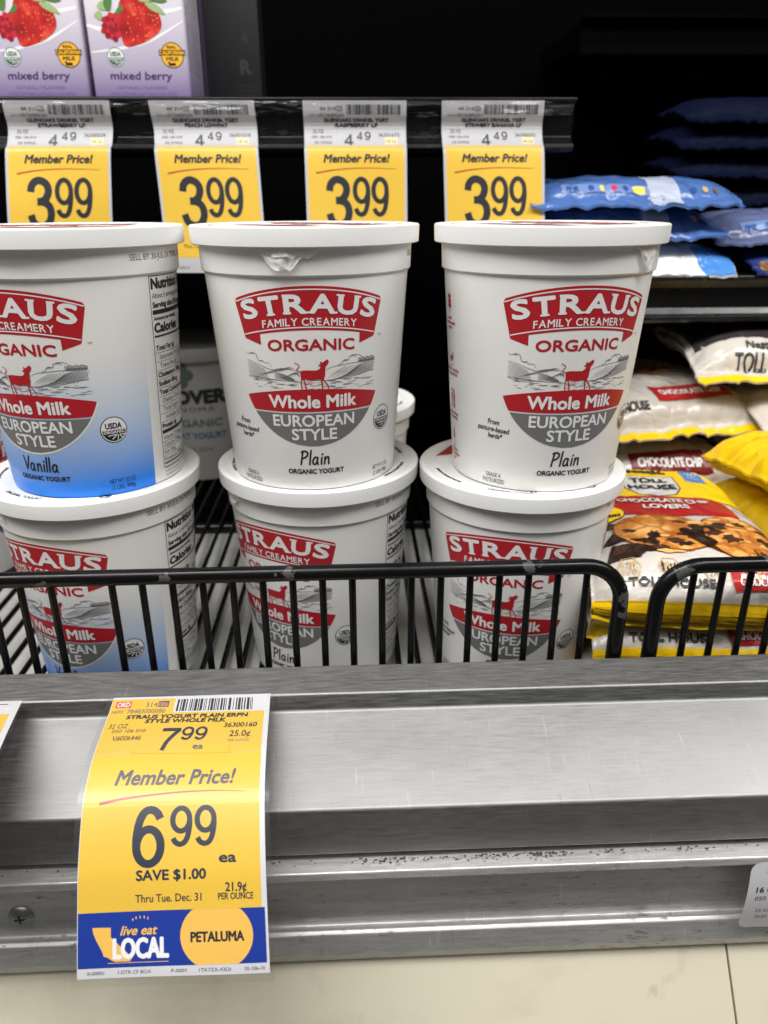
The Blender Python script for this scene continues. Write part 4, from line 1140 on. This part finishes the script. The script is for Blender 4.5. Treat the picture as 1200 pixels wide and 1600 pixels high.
def cookie_mat():
    m = mat('cookie_picture', (.4, .18, .05), .35)
    q = NT(m); v = q.coord((1, 1, 1)); n = q.noise(v, 75, 5, .6)
    vo = q.n('ShaderNodeTexVoronoi', feature='DISTANCE_TO_EDGE'); vo.inputs['Scale'].default_value = 52
    wv = q.n('ShaderNodeVectorMath', operation='ADD'); ns = q.n('ShaderNodeTexNoise'); ns.inputs['Scale'].default_value = 60
    sc_ = q.n('ShaderNodeVectorMath', operation='SCALE'); sc_.inputs['Scale'].default_value = .02
    q.l(v, ns.inputs['Vector']); q.l(ns.outputs['Color'], sc_.inputs[0]); q.l(v, wv.inputs[0]); q.l(sc_.outputs[0], wv.inputs[1]); q.l(wv.outputs[0], vo.inputs['Vector'])
    c = q.mix(q.ramp(n, .36, .56), lin(168, 92, 32), lin(206, 138, 62)); c = q.mix(q.ramp(n, .52, .66), c, lin(232, 180, 108))
    c = q.mix(q.ramp(vo.outputs['Distance'], .0, .13, .8, 0.), c, lin(140, 72, 24))
    q.l(c, q.b.inputs['Base Color']); return m
COOK = cookie_mat()
def K(k, s, x, v, cap, m, lay, w, **kw):
    kk = Ink(); kk.text(s, 0, 0, cap, m, lay, width=w, **kw)
    for vv, ff, mi, la in kk.items: k.add([(x+a, v-b) for a, b in vv], ff, m, la)
def art_header(k, W, L):
    k.rect(-W/2+.5, 2, W/2-.5, 62, PYEL, .4); k.rect(-W/2+.5, 62, 36, 92, PRED, .5)
    k.poly([(36, 62), (36, 92), (40, 92), (36.2, 62)], PRED, .5)
    k.rect(25, 8, 40, 28, PBLU, 1); K(k, '90', 32, 16, 4, PWHT, 2, 9); K(k, 'CALS', 32, 23, 3, PWHT, 2, 9)
    K(k, 'Nestlé', -2, 17, 9, INKB, 1, 32, bold=1.4)
    k.poly([(-21, 24), (17, 24), (17, 46), (11, 58), (-2, 63), (-15, 58), (-21, 46)], INKB, .8); k.poly([(-20, 25), (16, 25), (16, 46), (10.4, 57.2), (-2, 62), (-14.4, 57.2), (-20, 46)], PWHT, 1)
    K(k, 'TOLL', -2, 37, 8, INKB, 2, 24, bold=.9); K(k, 'HOUSE', -2, 49, 8, INKB, 2, 31, bold=.9)
    K(k, 'CHOCOLATE CHIP', -2, 74, 5.6, PWHT, 2, 58, bold=.8); K(k, 'LOVERS', -2, 83, 5.6, PWHT, 2, 28, bold=.8)
    k.disc(-42, 90, 12, INKB, 1, 10); k.disc(-42, 90, 11.4, PYEL, 1.5, 9.4); K(k, '2', -46, 91, 6, INKB, 2, 5, bold=.8); K(k, 'MIN BAKE', -40, 95, 3, INKB, 2, 14, bold=.4)
def art_cookie(k, W, L):
    rr = random.Random(8)
    ce = inkm('cookie_edge', lin(140, 78, 30), .35)
    k.disc(-11, 115, 31, ce, .8, 23, 60, .07); k.disc(-11, 114.6, 30, COOK, 1.1, 22, 60, .07); k.disc(31, 119, 27, inkm('cookie_rim', lin(84, 40, 14), .35), 1.2, 26, 60, .07); k.disc(31.6, 119, 26, COOK, 1.35, 25, 60, .07)
    k.poly([(6, 106), (11, 112), (9, 121), (14, 130), (7, 134), (2, 126), (4, 116)], CHUNK, 3.2, 2)
    for i in range(26):
        a = rr.uniform(0, 6.28); d = rr.uniform(.1, .95)**.5; x, y = (-11+26*d*math.cos(a), 115+19*d*math.sin(a)) if i % 2 else (32+22*d*math.cos(a), 119+22*d*math.sin(a))
        k.disc(x, y, rr.uniform(2.6, 7.5), CHUNK if i % 3 else CHUNK2, 1.6+i*.04, rr.uniform(1.6, 4.2), 18, .7)
    for i in range(14):
        x, y = rr.uniform(-24, 50), rr.uniform(98, 140); k.disc(x, y, rr.uniform(3, 6), inkm('cookie_highlight', lin(232, 176, 104), .35), 1.5, rr.uniform(1, 2.2), 12, .4)
def art_chunks(k, W, L):
    k.poly([(-52, 103), (-44, 101), (-36, 104), (-40, 109), (-48, 108)], CHUNK2, 1, 4)
    k.poly([(-50, 127), (-42, 115), (-33, 121), (-32, 125), (-42, 128)], CHUNK, 1); k.poly([(-51, 145), (-45, 130), (-32, 131), (-16, 132), (-15, 138), (-28, 139), (-33, 144)], CHUNK, 1); k.disc(-19, 135, 5, CHUNK2, 1.4, 3.0); k.poly([(-47, 141), (-43, 132), (-36, 132), (-40, 140)], CHUNK2, 1.5)
    for i, x in enumerate((-40, -18, 6, 26)):
        kk = Ink(); kk.ring(x, 148, 6.5, .6, TANI, 1, 6, 4.6); 
        for vv, ff, mi, la in kk.items: k.add(vv, ff, TANI, la)
        K(k, ('170', '6g', '90', '11g')[i], x, 149.5, 3.2, TANI, 2, 7, bold=.4)
def art_front(k, W, L):
    for i in range(9): k.rect(-W/2+1, L-27+i*2.6, W/2-1, L-26.5+i*2.6, inkm('crimp_yellow', lin(214, 170, 14), .3), 1)
    K(k, 'Nestlé', -16, L-37.5, 2.8, INKB, 1, 13, bold=.35); K(k, 'TOLL HOUSE', -18, L-31.5, 4.2, INKB, 1, 46, bold=.45)
    k.poly([(13, L-40), (32, L-43), (50, L-40), (50, L-31), (15, L-30)], PRED, 1); K(k, 'CHOCOLATE', 32, L-33, 4.2, PWHT, 2, 28, bold=.55)
    K(k, 'BEEN NOOK', -5, L-6, 3, INKB, 2, 32, bold=.4)
PG = 'cookie dough packs stacked on the right'
flat = [(0, .0), (-.05, .001), (-.10, .001), (-.140, -.001), (-.152, -.006), (-.1585, -.016), (-.1535, -.036)]
make_pack('cookie_dough_pack', 'cookie dough pack lying flat with large cookie picture, nearest the fence', 'cookie dough', PG, (.2085, .5085, .0735), math.radians(-7), [(a*1.0, b) for a, b in flat], 118, .030, 2.3, CRM,
          {'brand_header': art_header, 'cookie_picture': art_cookie, 'chocolate_picture': art_chunks, 'front_print': art_front}, wr=.6, crimp=(YELF, 27), rear=7.)
make_pack('cookie_dough_pack', 'cookie dough pack underneath the flat cookie picture pack by the fence', 'cookie dough', PG, (.2065, .508, .0395), math.radians(-5), [(a, b) for a, b in flat], 118, .030, 5.1, CRM, {'front_print': art_front}, crimp=(YELF, 29))
make_pack('cookie_dough_pack', 'bottom cookie dough pack of the pile at the fence', 'cookie dough', PG, (.2085, .512, .0045), math.radians(-6), [(a, b*.2) for a, b in flat], 118, .026, 7.7, CRM, {'front_print': art_front}, crimp=(YELF, 29))
def art_band(colr, dx=0, ty='CHOCOLATE CHIP', dv=0):
    def f(k, W, L):
        k.poly([(-22+dx, L-46+dv), (44+dx, L-50+dv), (50+dx, L-31+dv), (-20+dx, L-27+dv)], colr, 1); K(k, ty, 13+dx, L-35+dv, 6, PWHT, 2, 56, bold=.8)
        K(k, 'TOLL HOUSE', -50+dx*.5, L-22+dv*.4, 6, INKB, 1, 40, bold=.6)
    return f
def art_cookback(k, W, L):
    k.disc(-8, L*.35, 40, COOK, .6, 22, 40, .1)
    for i in range(8): k.disc(-30+i*8, L*.33+(i % 3)*6, 5, CHUNK, 1+i*.05, 2.6, 12, .4)
short = [(0, .006), (-.05, .006), (-.10, .004), (-.125, -.001), (-.140, -.007), (-.152, -.012)]
make_pack('cookie_dough_pack', 'cookie dough pack with dark red band, under another pack behind the cookie picture', 'cookie dough', PG, (.236, .700, .062), math.radians(4), short, 150, .034, 3.3, CRM, {'front_print': art_band(DRED, 0, 'CHOCOLATE CHIP', 13)}, crimp=(YELF, 10))
make_pack('cookie_dough_pack', 'cream cookie dough pack with bright red band, topmost behind the flat pack', 'cookie dough', PG, (.246, .712, .1085), math.radians(9), short, 150, .032, 9.2, CRM, {'front_print': art_band(PRED), 'cookie_picture': art_cookback}, crimp=(YELF, 9))
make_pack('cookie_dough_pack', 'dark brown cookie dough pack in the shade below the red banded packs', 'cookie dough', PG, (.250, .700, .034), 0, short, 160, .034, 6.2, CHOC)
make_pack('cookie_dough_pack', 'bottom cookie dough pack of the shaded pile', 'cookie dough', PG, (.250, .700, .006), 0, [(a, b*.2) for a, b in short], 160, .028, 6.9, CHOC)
def art_end(k, W, L):
    K(k, 'TOLL HOUSE', -24, L-13, 8, INKB, 1, 62, bold=.7); K(k, 'Nestlé', -34, L-24, 5, INKB, 1, 24, bold=.6); K(k, 'REAL', -18, L-4, 5, INKB, 1, 20, bold=.6)
make_pack('cookie_dough_pack', 'cookie dough pack highest on the right with a dark top and folded white end', 'cookie dough', PG, (.374, .715, .150), math.radians(-6), short, 170, .040, 1.1, CRM, {'end_print': art_end, 'dark_top': lambda k, W, L: k.rect(-W/2+4, 3, W/2-4, L-34, inkm('pack_dark', (.035, .028, .03), .35), .6)}, crimp=(YELF, 8))
make_pack('cookie_dough_pack', 'cookie dough pack with REAL on its yellow crimp, below the dark topped pack', 'cookie dough', PG, (.398, .705, .108), math.radians(5), short, 170, .034, 4.6, CRM, {'end_print': art_end}, crimp=(YELF, 13))
make_pack('cookie_dough_pack', 'shaded cookie dough pack low in the right rear pile', 'cookie dough', PG, (.405, .71, .068), 0, short, 170, .036, 8.8, CRM)
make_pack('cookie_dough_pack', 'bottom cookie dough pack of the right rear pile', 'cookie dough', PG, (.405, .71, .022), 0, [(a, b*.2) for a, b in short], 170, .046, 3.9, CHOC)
def art_yback(k, W, L):
    for s_, x_, v_, w_ in (('Nestlé', -44, 62, 11), ('TOLL HOUSE', -51, 68, 30)): K(k, s_, x_, v_, 3.6, INKB, 1, w_, bold=.3, rot=-PI/2)
    k.stroke([(-34, 30), (-28, 27), (-25, 33), (-16, 28), (-12, 31)], .8, INKB, 1, 4)
make_pack('cookie_dough_pack', 'bright yellow cookie dough pack seen from its back, right edge', 'cookie dough', PG, (.3310, .548, .0900), math.radians(12), [(0, .000), (-.05, .003), (-.10, .002), (-.15, -.004), (-.165, -.010)], 132, .034, 2.9, YELF, {'back_print': art_yback}, wr=.7, rear=9.)
make_pack('cookie_dough_pack', 'yellow cookie dough pack under the bright yellow one at right', 'cookie dough', PG, (.3360, .552, .050), math.radians(9), [(0, .004), (-.06, .004), (-.13, -.002), (-.16, -.010)], 132, .040, 5.9, YELF)

# blue bags on the side shelf
BG = 'blue bags stacked on the side shelf'
bagp = [(0, .005), (-.03, .004), (-.06, .002), (-.085, -.003), (-.10, -.009)]
def dots(k, W, L):
    cols = [inkm('dot_red', lin(200, 50, 90), .3), inkm('dot_yellow', lin(235, 210, 90), .3), inkm('dot_navy', lin(50, 80, 150), .3), PWHT]
    K(k, 'AMR', -W*.29, L-17, 5, cols[2], 1, 10, bold=.5)
    k.rect(-W*.34, L-25, W*.08, L-16, inkm('bag_pale_strip', lin(110, 132, 182), .3), .4)  # pale strip behind the dots
    for i in range(4): k.disc(-W*.20+i*9, L-20, 2.3, cols[(i*2+2) % 3], 1, 3)
    k.rect(0, L-23.5, W*.06, L-17, cols[1], .8)
def dots2(k, W, L):
    k.rect(W*.08, 6, W*.22, L-4, inkm('bag_window', lin(168, 176, 196), .3), .6)
    for i in range(3): k.disc(W*.29+i*9, L-20, 2.3, [inkm('dot_navy', lin(50, 80, 150), .3), TANI, inkm('dot_brown', lin(110, 90, 80), .3)][i], 1, 3)
make_pack('blue_bag', 'blue bag with coloured dots and pale window, topmost of the left pile', 'bag', BG, (.2185, .700, .2765), 0, bagp, 165, .017, 1.4, BLUF, {'dot_print': dots, 'window_print': dots2})
make_pack('blue_bag', 'blue bag with folded clear end, in the middle of the left pile', 'bag', BG, (.2130, .702, .2525), math.radians(2), bagp, 160, .024, 3.7, BLUF, {'window_print': dots2})
make_pack('blue_bag', 'silvery bag with a blue corner, lowest of the left pile', 'bag', BG, (.2250, .700, .2285), math.radians(-3), [(a, b*1.3) for a, b in bagp], 165, .020, 6.6, SILV, {'blue_corner': lambda k, W, L: k.poly([(W*.30, L-28), (W/2-1, L-40), (W/2-1, L-1), (W*.36, L-1)], PBLU, .6)})
make_pack('blue_bag', 'blue bag with dots on the right pile, beside the clear folded end', 'bag', BG, (.370, .705, .2480), math.radians(-4), bagp, 150, .022, 8.2, LAVF, {'dot_print': dots})
make_pack('blue_bag', 'dark blue bag lowest on the right pile, its brown contents showing', 'bag', BG, (.388, .700, .2255), math.radians(3), bagp, 150, .018, 9.4, DBLU, {'contents_window': lambda k, W, L: k.disc(-W/2+11, L-10, 7, CRUMBW, .6, 6, 20, .4)})
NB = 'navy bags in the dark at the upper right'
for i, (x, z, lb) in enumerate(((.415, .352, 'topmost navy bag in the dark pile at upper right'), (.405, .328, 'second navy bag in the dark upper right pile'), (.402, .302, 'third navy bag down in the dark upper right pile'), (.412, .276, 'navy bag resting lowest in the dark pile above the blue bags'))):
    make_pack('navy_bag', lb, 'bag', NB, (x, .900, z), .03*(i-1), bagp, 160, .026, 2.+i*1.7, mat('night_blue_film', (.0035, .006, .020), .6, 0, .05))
# what the navy pile stands on
box('navy_bag_ledge', (.32, .80, .245), (.75, 1.05, .262), CASEBLK)
tag(bpy.data.objects['navy_bag_ledge'], 'black ledge in the dark under the navy bags', 'shelf')

# small cream tub half hidden behind the right stack
t = thing('cream_tub', 'small cream tub half hidden behind the upper right yogurt tub', 'tub', (.158, .565, .1395), 0)
lathe('tub_body', [(0, 0), (.040, 0), (.046, .010), (.0495, .030), (.0505, .055), (.051, .075)], WPL, t)
lathe('lid', [(.051, .073), (.0535, .073), (.054, .074), (.054, .081), (.053, .082), (0, .0815)], LIDM, t)
